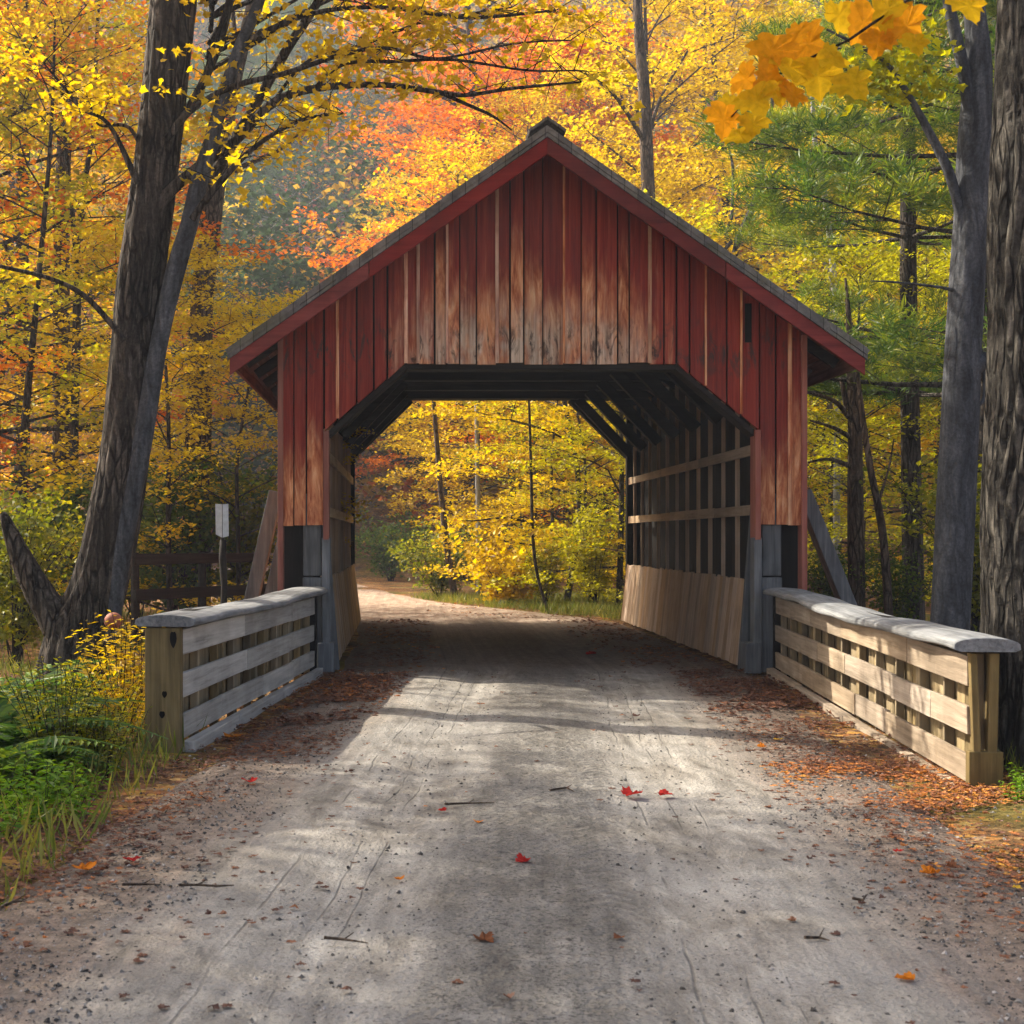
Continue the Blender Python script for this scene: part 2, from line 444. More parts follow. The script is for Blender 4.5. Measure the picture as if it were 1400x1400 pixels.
ROAD_C = lambda y: 0.29 + 0.1035 * (min(y, 14.0) - 3.9)
def road_mat():
    M = Mat('packed_gravel')
    o = M.obj()
    s = M.n('SeparateXYZ', {0: o})
    x, y = s.outputs[0], s.outputs[1]
    yc = M.math('MINIMUM', y, 14.0)
    u = M.math('SUBTRACT', x, M.math('ADD', 0.29 - 0.1035 * 3.9, M.math('MULTIPLY', yc, 0.1035)))
    wob = M.math('MULTIPLY', M.math('SUBTRACT', M.noise(M.vscale(o, (0.5, 0.25, 1)), 1.0, 3, 0.5), 0.5), 0.5)
    uu = M.math('ADD', u, wob)
    st = M.vscale(o, (3.0, 0.9, 1))
    big = M.noise(o, 0.8, 5, 0.6, 0.3)
    med = M.noise(st, 2.0, 6, 0.65, 0.4)
    fine = M.noise(o, 60, 3, 0.7)
    grit = M.n('TexVoronoi', {'Vector': o, 'Scale': 55.0}).outputs['Distance']
    grit2 = M.n('TexVoronoi', {'Vector': M.vadd(o, M.vscale(M.noise(o, 9, 2, 0.5, 0, 1), (0.1, 0.1, 0.1))), 'Scale': 17.0}).outputs['Distance']
    base = M.ramp(med, [(0.30, (0.13, 0.116, 0.098)), (0.5, (0.285, 0.265, 0.232)), (0.70, (0.45, 0.425, 0.38))])
    base = M.mix(M.maprange(big, 0.4, 0.62, 0, 0.45), base, (0.355, 0.35, 0.335))
    # middle strip of loose dark gravel and shoulders of dirt
    mid = M.maprange(M.math('ABSOLUTE', M.math('SUBTRACT', uu, 0.02)), 0.16, 0.50, 1, 0)
    midn = M.math('MULTIPLY', mid, M.maprange(M.noise(o, 3.2, 5, 0.7), 0.28, 0.52, 0.35, 1))
    base = M.mix(M.math('MULTIPLY', midn, 0.52), base, (0.055, 0.052, 0.050))
    sh = M.maprange(M.math('ADD', M.math('ABSOLUTE', uu), M.math('MULTIPLY', M.math('SUBTRACT', med, 0.5), 0.9)), 0.98, 1.55, 0, 1)
    dirt = M.ramp(M.noise(o, 14, 6, 0.7), [(0.3, (0.075, 0.052, 0.038)), (0.55, (0.19, 0.135, 0.10)), (0.75, (0.30, 0.23, 0.18))])
    base = M.mix(M.math('MULTIPLY', sh, 0.85), base, dirt)
    # the road is darker and browner under the bridge, paler and browner beyond it
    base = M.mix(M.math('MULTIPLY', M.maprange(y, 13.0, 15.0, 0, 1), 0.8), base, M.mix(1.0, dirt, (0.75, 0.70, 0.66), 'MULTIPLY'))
    base = M.mix(M.math('MULTIPLY', M.maprange(y, 21.0, 23.0, 0, 1), 0.8), base, M.mix(M.maprange(med, 0.4, 0.6), (0.36, 0.25, 0.18), (0.52, 0.40, 0.30)))
    # speckle of grit
    k = M.math('ADD', 0.10, M.math('MULTIPLY', mid, 0.35))
    speck = M.math('MULTIPLY', M.maprange(M.noise(o, 24, 3, 0.8), 0.56, 0.68, 0, 1), M.math('ADD', 0.40, M.math('MULTIPLY', mid, 0.5)))
    base = M.mix(speck, base, (0.06, 0.056, 0.052))
    base = M.mix(M.math('MULTIPLY', M.maprange(fine, 0.58, 0.75), 0.30), base, (0.46, 0.445, 0.42))
    streak = M.noise(M.vscale(M.n('CombineXYZ', {0: u, 1: y, 2: 0.0}).outputs[0], (16, 0.35, 1)), 1.0, 4, 0.6)
    base = M.mix(1.0, base, M.ramp(streak, [(0.32, 0.82), (0.68, 1.14)]), 'MULTIPLY')
    sp2 = M.math('MULTIPLY', M.maprange(M.noise(o, 70, 2, 0.8), 0.52, 0.66, 0, 1), M.math('ADD', 0.25, M.math('MULTIPLY', mid, 0.6)))
    base = M.mix(sp2, base, (0.04, 0.037, 0.035))
    # tyre lines: thin cracks running with the road
    lines = None
    for pos, w in ((-0.92, 0.005), (-0.70, 0.004), (-0.60, 0.0035), (0.52, 0.005), (0.68, 0.004), (0.80, 0.003)):
        d = M.math('ABSOLUTE', M.math('SUBTRACT', M.math('ADD', u, M.math('MULTIPLY', M.math('SUBTRACT', M.noise(M.vscale(o, (1, 0.7, 1)), 0.8, 4, 0.6), 0.5), 0.14)), pos))
        l = M.maprange(d, w * 0.4, w * 1.6, 1, 0)
        lines = l if lines is None else M.math('MAXIMUM', lines, l)
    lines = M.math('MULTIPLY', lines, M.maprange(M.noise(o, 1.3, 3, 0.6), 0.44, 0.56, 0, 0.6))
    base = M.mix(lines, base, (0.07, 0.065, 0.06))
    # tread print beside the middle strip
    tp = M.maprange(M.math('ABSOLUTE', M.math('SUBTRACT', uu, 0.33)), 0.06, 0.12, 1, 0)
    wv = M.math('SINE', M.math('ADD', M.math('MULTIPLY', y, 70.0), M.math('MULTIPLY', M.math('ABSOLUTE', M.math('SUBTRACT', uu, 0.33)), 60.0)))
    tread = M.math('MULTIPLY', tp, M.maprange(wv, -0.2, 0.5, 0, 1))
    tread = M.math('MULTIPLY', tread, M.maprange(M.noise(o, 1.1, 3, 0.6), 0.45, 0.6, 0, 1))
    base = M.mix(M.math('MULTIPLY', tread, 0.35), base, (0.10, 0.095, 0.09))
    h = M.math('ADD', M.math('MULTIPLY', med, 1.2), M.math('ADD', M.math('MULTIPLY', grit2, M.math('ADD', 0.2, M.math('MULTIPLY', mid, 0.8))), M.math('MULTIPLY', grit, 0.3)))
    h = M.math('SUBTRACT', h, M.math('ADD', M.math('MULTIPLY', lines, 0.35), M.math('MULTIPLY', tread, 0.5)))
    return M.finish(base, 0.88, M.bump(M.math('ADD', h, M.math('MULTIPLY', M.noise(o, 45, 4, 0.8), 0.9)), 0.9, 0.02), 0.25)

def ground_mat():
    M = Mat('forest_floor')
    o = M.obj()
    a = M.noise(o, 1.1, 5, 0.65)
    b = M.noise(o, 14, 6, 0.75)
    vo = M.n('TexVoronoi', {'Vector': o, 'Scale': 13.0, 'Randomness': 1.0})
    litter = M.ramp(M.n('SeparateColor', {0: vo.outputs['Color']}).outputs[0],
                    [(0, (0.10, 0.05, 0.025)), (0.35, (0.22, 0.11, 0.05)), (0.6, (0.34, 0.15, 0.05)), (0.8, (0.45, 0.26, 0.06)), (1, (0.30, 0.20, 0.12))])
    soil = M.ramp(b, [(0.3, (0.03, 0.022, 0.016)), (0.7, (0.13, 0.095, 0.065))])
    col = M.mix(M.maprange(M.math('ADD', a, M.math('MULTIPLY', b, 0.5)), 0.55, 0.85), soil, litter)
    grass = M.ramp(b, [(0.3, (0.035, 0.055, 0.012)), (0.7, (0.16, 0.16, 0.03))])
    col = M.mix(M.maprange(M.noise(o, 0.45, 4, 0.6), 0.5, 0.62, 0, 0.65), col, grass)
    return M.finish(col, 0.95, M.bump(b, 0.8, 0.05), 0.1)

# ------------------------------------------------------------------ terrain and road
def smooth(t):
    t = np.clip(t, 0, 1); return t * t * (3 - 2 * t)
def ground_h(x, y):
    x = np.asarray(x, float); y = np.asarray(y, float)
    d = np.maximum(0, y - 44)
    h = 62 * smooth(d / 120.0)
    h = h + 3.0 * smooth((y - 44) / 25) * (np.sin(x * 0.11) * 0.5 + np.sin(x * 0.047 + y * 0.06) * 0.8)
    side = np.maximum(0, np.abs(x - 1) - 14)
    h = h + 6 * smooth(side / 60.0)
    cx = 0.29 + 0.1035 * (np.minimum(y, 14) - 3.9)
    off = smooth((np.abs(x - cx) - 1.75) / 0.7) * (y < 60)
    h = h - 0.02 + off * (0.025 + 0.035 * np.sin(x * 2.1 + y * 0.7) * np.sin(y * 1.3 - x))
    return h

def axis_pts(a, b, c, d, fine, coarse):
    return np.unique(np.concatenate([np.linspace(a, b, coarse), np.linspace(b, c, fine), np.linspace(c, d, coarse)]))
gx = axis_pts(-320, -10, 14, 320, 110, 36)
gy = axis_pts(-300, -2, 60, 420, 200, 40)
GX, GY = np.meshgrid(gx, gy)
GZ = ground_h(GX, GY)
nv = GX.size
nx_ = len(gx)
ii = np.arange(nv).reshape(GX.shape)
quads = np.stack([ii[:-1, :-1], ii[:-1, 1:], ii[1:, 1:], ii[1:, :-1]], -1).reshape(-1, 4)
structure(link('ground', np_mesh('ground', np.stack([GX, GY, GZ], -1).reshape(-1, 3), quads, ground_mat(), smooth=True)))

# road: along a centre line, slightly crowned
road_pts = [(-0.55, -6, 2.1), (0.29, 3.9, 2.0), (0.93, 10, 1.98), (1.33, 14, 2.1), (1.33, 20, 2.1), (1.15, 22.6, 2.3), (0.2, 25, 2.4), (-1.2, 29, 2.1), (-2.2, 34, 2.0), (-3.4, 42, 2.0), (-5.5, 50, 2.0), (-10, 60, 2.0)]
def road_interp(y):
    ys = [p[1] for p in road_pts]
    return np.interp(y, ys, [p[0] for p in road_pts]), np.interp(y, ys, [p[2] for p in road_pts])
ry = np.concatenate([np.linspace(-6, 3, 12), np.linspace(3.2, 24, 160), np.linspace(24.5, 60, 60)])
rt = np.linspace(-1, 1, 61)
RC, RW = road_interp(ry)
RX = RC[:, None] + rt[None, :] * RW[:, None]
RYY = np.repeat(ry[:, None], 61, 1)
gz_line = np.interp(ry, [-6, 44, 52, 60], [0, 0, 0.5, 1.8])
rut = -0.018 * (np.exp(-((RX - RC[:, None] - 0.62) / 0.22) ** 2) + np.exp(-((RX - RC[:, None] + 0.62) / 0.22) ** 2))
RZ = 0.012 + gz_line[:, None] + 0.02 * (1 - rt[None, :] ** 2) + rut - 0.045 * np.maximum(0, np.abs(rt[None, :]) - 0.86) / 0.14
RZ = RZ + 0.006 * np.sin(RX * 5 + RYY * 1.7) * np.sin(RYY * 2.3 - RX * 2)
ri = np.arange(RX.size).reshape(RX.shape)
rq = np.stack([ri[:-1, :-1], ri[:-1, 1:], ri[1:, 1:], ri[1:, :-1]], -1).reshape(-1, 4)
structure(link('road', np_mesh('road', np.stack([RX, RYY, RZ], -1).reshape(-1, 3), rq, road_mat(), smooth=True)))

# ------------------------------------------------------------------ covered bridge
YF, YB = 14.0, 22.4
bridge = thing('covered_bridge', 'weathered red wooden covered bridge with a grey gable roof spanning the gravel road', 'bridge', (0, 0, 0))
XL, XR = -1.236, 3.893         # outer edges of the portal
JL, JR = -0.80, 3.45           # opening
CX = 1.335
ROOF_TOP = 5.21; HALF = 3.0; SLOPE = 0.697
def roof_under(x):
    return ROOF_TOP - 0.115 - SLOPE * abs(x - CX)
OT = 3.02
def z_bot(x):
    if x <= JL or x >= JR: return 1.44
    if x < 0.0: return 2.36 + (OT - 2.36) * (x - JL) / (0.0 - JL)
    if x > 2.64: return OT + (2.37 - OT) * (x - 2.64) / (JR - 2.64)
    return OT
# board edges
edges = [XL]
fixed = [JL, 0.0, CX, 2.64, JR, XR]
for a in fixed:
    span = a - edges[-1]
    n = max(1, round(span / 0.155))
    ws = np.array([random.uniform(0.7, 1.35) for _ in range(n)]); ws = ws / ws.sum() * span
    b0 = edges[-1]
    for w in np.cumsum(ws):
        edges.append(b0 + w)
boards = MB(); battens = []
for a, b in zip(edges[:-1], edges[1:]):
    g = random.uniform(0.004, 0.012)
    x0, x1 = a + g, b - g
    dy = random.uniform(-0.008, 0.008)
    eps = 1e-4
    z0, z1 = z_bot(a + 1e-3), z_bot(b - 1e-3)
    if z0 == z1:
        e = random.uniform(-0.012, 0.012)
        z0 += e; z1 += e
    boards.prism([(x0, z0), (x1, z1), (x1, roof_under(x1) - 0.01), (x0, roof_under(x0) - 0.01)], YF - 0.012 + dy, YF + 0.02)
    if random.random() < 0.38 and b not in (XR,) and abs(b - CX) > 0.01:
        w = random.uniform(0.010, 0.022)
        zz = max(z_bot(b - w), z_bot(b + w))
        bt_ = MB(); battens.append(bt_)
        bt_.prism([(b - w, zz), (b + w, zz), (b + w, roof_under(b + w) - 0.012), (b - w, roof_under(b - w) - 0.012)], YF - 0.036, YF - 0.021, random.choice([0.2, 0.55, 0.8, 0.95, 0.98]) + random.uniform(-.02, .02))
gable = boards.build('gable_wall', RED, bridge, 0.004)
for bt_ in battens: bt_.build('batten', BATTEN, gable, 0.003)
# dark slot between two boards on the right
sl = MB(); sl.box(3.30, 3.365, YF - 0.0465, YF - 0.0385, 3.22, 3.60, 0.3); sl.build('gap', WOOD_DARK_Z, gable)
# backing behind the boards
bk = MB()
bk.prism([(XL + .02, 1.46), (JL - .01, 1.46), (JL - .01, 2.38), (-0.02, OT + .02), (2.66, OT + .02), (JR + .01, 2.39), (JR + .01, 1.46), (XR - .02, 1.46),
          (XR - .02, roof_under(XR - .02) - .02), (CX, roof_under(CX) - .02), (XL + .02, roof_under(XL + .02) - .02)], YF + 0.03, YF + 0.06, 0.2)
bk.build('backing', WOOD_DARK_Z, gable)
# trim of the portal
for xa, xb, z0 in ((XL - 0.012, XL + 0.04, 0.0), (XR - 0.04, XR + 0.012, 0.0)):
    tr = MB(); tr.box(xa, xb, YF - 0.055, YF + 0.10, z0, roof_under(xa if xa < 0 else xb) - 0.012); tr.build('corner_board', WOOD_REDZ, bridge, 0.004)
for xa, xb, zt in ((JL - 0.005, JL + 0.05, 2.36), (JR - 0.05, JR + 0.005, 2.37)):
    tr = MB(); tr.box(xa, xb, YF - 0.05, YF + 0.16, 1.30, zt); tr.build('jamb', WOOD_REDZ, bridge, 0.004)
ar = MB()
ar.beam((JL + 0.03, YF + 0.13, 2.32), (0.0, YF + 0.13, OT - 0.03), 0.24, 0.05, up=(0, 0, 1))
ar.beam((2.64, YF + 0.13, OT - 0.03), (JR - 0.03, YF + 0.13, 2.33), 0.24, 0.05)
ar.box(-0.02, 2.66, YF + 0.03, YF + 0.27, OT - 0.055, OT + 0.02)
ar.build('arch_lining', WOOD_DARK, bridge, 0.004)
# recess and end posts below the side boards
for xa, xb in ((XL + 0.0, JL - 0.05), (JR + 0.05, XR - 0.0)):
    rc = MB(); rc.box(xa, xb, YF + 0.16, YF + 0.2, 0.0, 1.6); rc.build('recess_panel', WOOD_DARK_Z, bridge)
for x0, x1 in ((JL - 0.21, JL - 0.02), (JR + 0.03, JR + 0.23)):
    ep = MB(); ep.box(x0, x1, YF + 0.02, YF + 0.15, 0.0, 0.93); ep.box(x0 + .005, x1 - .008, YF + 0.02, YF + 0.145, 0.945, 1.75)
    ep.build('end_post', WOOD_GREY, bridge, 0.01)
for x0, x1, x2, x3 in ((JL - 0.02, JL + 0.06, JL - 0.06, JL + 0.10), (JR - 0.06, JR + 0.02, JR - 0.16, JR + 0.0)):
    gp = MB(); gp.box(x0, x1, YF - 0.04, YF + 0.12, 0.0, 1.32); gp.build('portal_post', WOOD_GREY, bridge, 0.01)
    gb = MB(); gb.box(x2, x3, YF - 0.10, YF + 0.13, 0.0, 0.30, j=0.004)
    if x2 > 0: pass
    gb.build('footing_block', WOOD_GREY, bridge, 0.012)
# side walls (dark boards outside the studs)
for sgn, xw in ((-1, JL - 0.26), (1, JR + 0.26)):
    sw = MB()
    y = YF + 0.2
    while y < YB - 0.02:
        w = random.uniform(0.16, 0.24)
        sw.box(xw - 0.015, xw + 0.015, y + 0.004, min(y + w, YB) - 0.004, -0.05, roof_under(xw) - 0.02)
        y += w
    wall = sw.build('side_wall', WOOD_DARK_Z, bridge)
    oc = MB()
    xo = xw + sgn * 0.10
    y = YF + 0.22
    while y < YB - 0.02:
        w = random.uniform(0.16, 0.24)
        oc.box(xo - 0.012, xo + 0.012, y + 0.003, min(y + w, YB) - 0.003, 0.15, roof_under(xo) - 0.02)
        y += w
    oc.build('siding', RED, bridge)
# lining boards, rails and studs on both inner faces
for sgn, xj in ((1, JL), (-1, JR)):
    wb = MB()
    y = YF + 0.40
    while y < YB - 0.05:
        w = random.uniform(0.13, 0.20)
        b = min(y + w, YB - 0.02)
        inn = 0.10 * sgn
        t = 0.02 * sgn
        e = random.uniform(-0.012, 0.012); zb = 0.02 + random.uniform(0, 0.02)
        p = [(xj - t + inn, y + .004, zb), (xj + inn, y + .004, zb), (xj + inn, b - .004, zb), (xj - t + inn, b - .004, zb),
             (xj - t, y + .004, 0.90 + e), (xj, y + .004, 0.90 + e), (xj, b - .004, 0.90 + e), (xj - t, b - .004, 0.90 + e)]
        if sgn < 0:
            p = [p[1], p[0], p[3], p[2], p[5], p[4], p[7], p[6]]
        wb.hexa(p)
        y = b
    wb.build('lining_boards', WOOD_TAN_Z, bridge, 0.003)
    for zr in (1.60, 2.20):
        rl = MB()
        y = YF + 0.22
        while y < YB - 0.1:
            e = min(y + random.uniform(1.8, 3.0), YB - 0.05)
            rl.box(min(xj - 0.05 * sgn, xj - 0.02 * sgn), max(xj - 0.05 * sgn, xj - 0.02 * sgn), y + .003, e - .003, zr - 0.055, zr + 0.05, j=0.004)
            y = e
        rl.build('wall_rail', WOOD_TAN_Y, bridge, 0.004)
    for k in range(12):
        yy = YF + 0.55 + k * (YB - YF - 0.9) / 11
        st = MB()
        st.box(min(xj - 0.095 * sgn, xj - 0.052 * sgn), max(xj - 0.095 * sgn, xj - 0.052 * sgn), yy - 0.010, yy + 0.010, 0.2, 3.35, j=0.004)
        st.build('stud', WOOD_TAN_Z, bridge)
    # sloping grey brace just inside the portal
    gbx = MB(); gbx.beam((xj - sgn * 0.05, YF + 0.30, 1.75), (xj + sgn * 0.09, YF + 0.30, 0.0), 0.10, 0.07, up=(0, 1, 0)); gbx.build('inner_brace', WOOD_GREY, bridge, 0.006)
# ceiling, tie beams, knee braces
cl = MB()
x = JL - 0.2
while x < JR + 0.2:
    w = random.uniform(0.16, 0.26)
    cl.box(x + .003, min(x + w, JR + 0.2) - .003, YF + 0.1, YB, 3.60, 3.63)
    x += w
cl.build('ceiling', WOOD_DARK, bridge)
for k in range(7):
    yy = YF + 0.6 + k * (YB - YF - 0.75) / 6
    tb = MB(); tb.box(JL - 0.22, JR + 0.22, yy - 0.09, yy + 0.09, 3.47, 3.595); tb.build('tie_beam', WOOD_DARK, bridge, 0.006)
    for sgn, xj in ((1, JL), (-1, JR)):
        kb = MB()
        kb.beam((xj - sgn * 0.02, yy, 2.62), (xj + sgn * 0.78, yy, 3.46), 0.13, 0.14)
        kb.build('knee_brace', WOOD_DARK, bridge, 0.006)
# far portal
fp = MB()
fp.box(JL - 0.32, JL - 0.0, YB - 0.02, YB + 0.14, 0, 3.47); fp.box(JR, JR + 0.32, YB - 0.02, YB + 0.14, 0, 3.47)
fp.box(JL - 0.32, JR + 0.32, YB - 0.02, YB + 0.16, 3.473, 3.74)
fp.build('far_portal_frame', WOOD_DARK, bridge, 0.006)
for sgn, xj, outer in ((1, JL, 0), (-1, JR, 1)):
    kb = MB(); kb.beam((xj - sgn * 0.03, YB + 0.06, 2.62), (xj + sgn * 0.86, YB + 0.06, 3.49), 0.14, 0.15); kb.build('far_brace', WOOD_DARK, bridge, 0.006)
    if outer:
        kb = MB(); kb.beam((xj + 0.0, YB + 0.06, 3.02), (xj - 0.44, YB + 0.06, 3.49), 0.10, 0.11); kb.build('far_brace', WOOD_DARK, bridge, 0.006)
    else:
        fl = MB(); fl.prism([(xj - .02, 2.75), (xj + 0.72, 3.47), (xj - .02, 3.47)], YB + 0.02, YB + 0.05); fl.build('corner_panel', WOOD_DARK, bridge)
fg = MB()
n = 20
for k in range(n):
    a = XL + (XR - XL) * k / n; b = XL + (XR - XL) * (k + 1) / n
    fg.prism([(a + .004, 3.74), (b - .004, 3.74), (b - .004, roof_under(b) - .01), (a + .004, roof_under(a) - .01)], YB + 0.17, YB + 0.19)
fg.build('far_gable', RED, bridge)
# roof
RY0, RY1 = 13.55, 23.0
roof_r = None
for sgn in (-1, 1):
    rf = MB()
    L = HALF * math.sqrt(1 + SLOPE ** 2)
    cs = 1 / math.sqrt(1 + SLOPE ** 2); sn = SLOPE * cs
    # courses of shingles, each overlapping the one below
    nC = 22
    def pt(d, h, y):      # distance down the slope, height off the deck
        return (CX + sgn * (d * cs + h * sn), y, ROOF_TOP - 0.06 - d * sn + h * cs)
    ny = 24
    for c in range(nC):
        d0 = L * c / nC; d1 = L * (c + 1) / nC + 0.02
        yc = RY0 - 0.02 + random.uniform(0, .01)
        while yc < RY1 - 0.02:
            w = random.uniform(0.30, 0.5)
            ye = min(yc + w, RY1)
            h1 = 0.034 + random.uniform(-0.006, 0.008)
            p = [pt(d0, 0.006, yc + .003), pt(d1, 0.010, yc + .003), pt(d1, 0.010, ye - .003), pt(d0, 0.006, ye - .003),
                 pt(d0, 0.020, yc + .003), pt(d1, h1 + 0.02, yc + .003), pt(d1, h1 + 0.02, ye - .003), pt(d0, 0.020, ye - .003)]
            if sgn < 0:
                p = [p[1], p[0], p[3], p[2], p[5], p[4], p[7], p[6]]
            rf.hexa(p)
            yc = ye
    rslab = rf.build('roof', SHINGLE, bridge)
    dk = MB()
    # sheathing boards running along the bridge, with gaps, on rafters
    nB = 26
    for c in range(nB):
        d0 = L * (c + 0.04) / nB; d1 = L * (c + 0.96) / nB
        p = [pt(d0, -0.022, RY0 + .02), pt(d1, -0.022, RY0 + .02), pt(d1, -0.022, RY1 - .02), pt(d0, -0.022, RY1 - .02),
             pt(d0, 0.002, RY0 + .02), pt(d1, 0.002, RY0 + .02), pt(d1, 0.002, RY1 - .02), pt(d0, 0.002, RY1 - .02)]
        if sgn < 0: p = [p[1], p[0], p[3], p[2], p[5], p[4], p[7], p[6]]
        dk.hexa(p)
    dk.build('sheathing', WOOD_EAVE, rslab)
    rk = MB()
    for k in range(10):
        yy = RY0 + 0.6 + k * 0.93
        rk.beam(Vector(pt(0.05, -0.075, yy)), Vector(pt(L - 0.06, -0.075, yy)), 0.06, 0.095)
    rk.build('rafter', WOOD_FENCE, rslab)
    # barge board in red under the grey roof edge, and eave board
    bb = MB()
    def zz(x, dz): return ROOF_TOP - 0.06 - SLOPE * abs(x - CX) + dz
    xe = CX + sgn * HALF
    for fa, fb, dy in ((0.0, 0.56, 0.0), (0.563, 1.0, 0.004)):
        xa_, xb_ = CX + sgn * HALF * fa, CX + sgn * HALF * fb
        poly = [(xa_, zz(xa_, -0.050)), (xb_, zz(xb_, -0.050)), (xb_, zz(xb_, -0.208 + dy)), (xa_, zz(xa_, -0.208 + dy))]
        if sgn > 0: poly = poly[::-1]
        bb.prism(poly, RY0 - 0.022 + dy, RY0 + 0.015)
    bb.build('barge_board', WOOD_RED, bridge, 0.004)
    for kk, (za, zb, ya) in enumerate(((-0.047, -0.006, RY0 - 0.034), (-0.004, 0.030, RY0 - 0.042), (0.032, 0.062, RY0 - 0.030))):
        re_ = MB()
        xq = CX
        nseg = 9
        for q in range(nseg):
            xa_ = CX + sgn * HALF * q / nseg; xb_ = CX + sgn * (HALF * (q + 1) / nseg + (0.02 if q == nseg - 1 else -0.002))
            jz = random.uniform(-0.005, 0.005)
            poly = [(xa_, zz(xa_, zb + jz)), (xb_, zz(xb_, zb + jz)), (xb_, zz(xb_, za)), (xa_, zz(xa_, za))]
            if sgn > 0: poly = poly[::-1]
            re_.prism(poly, ya + random.uniform(-.004, .004), RY0 + 0.03)
        re_.build('roof_edge', SHINGLE, rslab)
    eb = MB(); eb.box(min(xe - sgn * .03, xe), max(xe - sgn * .03, xe), RY0 + 0.02, RY1, zz(xe, -0.12), zz(xe, 0.0)); eb.build('eave_board', WOOD_EAVE, bridge)
rc = MB()
for sgn in (-1, 1):
    y = RY0 - 0.04
    while y < RY1:
        ye = min(y + 0.6, RY1 + .02)
        rc.beam((CX + sgn * 0.085, y, ROOF_TOP + 0.07 - 0.06), (CX + sgn * 0.085, ye - .004, ROOF_TOP + 0.07 - 0.06), 0.22, 0.022, up=(sgn * SLOPE, 0, 1))
        y = ye
rc.build('ridge_cap', SHINGLE, bridge)
# outside buttress braces
for pts in ((P(378, 672, 14.7), P(340, 838, 14.7), 0.19), (P(1097, 672, 14.7), P(1166, 850, 14.7), 0.20)):
    for k in range(4):
        bz = MB()
        a = pts[0] + Vector((0, k * 2.2, 0)); b = pts[1] + Vector((0, k * 2.2, 0)); b = a + (b - a) * 1.45
        b.z = max(b.z, -0.1)
        bz.beam(a, b, 0.14, pts[2], up=(0, 1, 0)); bz.build('buttress', WOOD_GREY, bridge, 0.008)

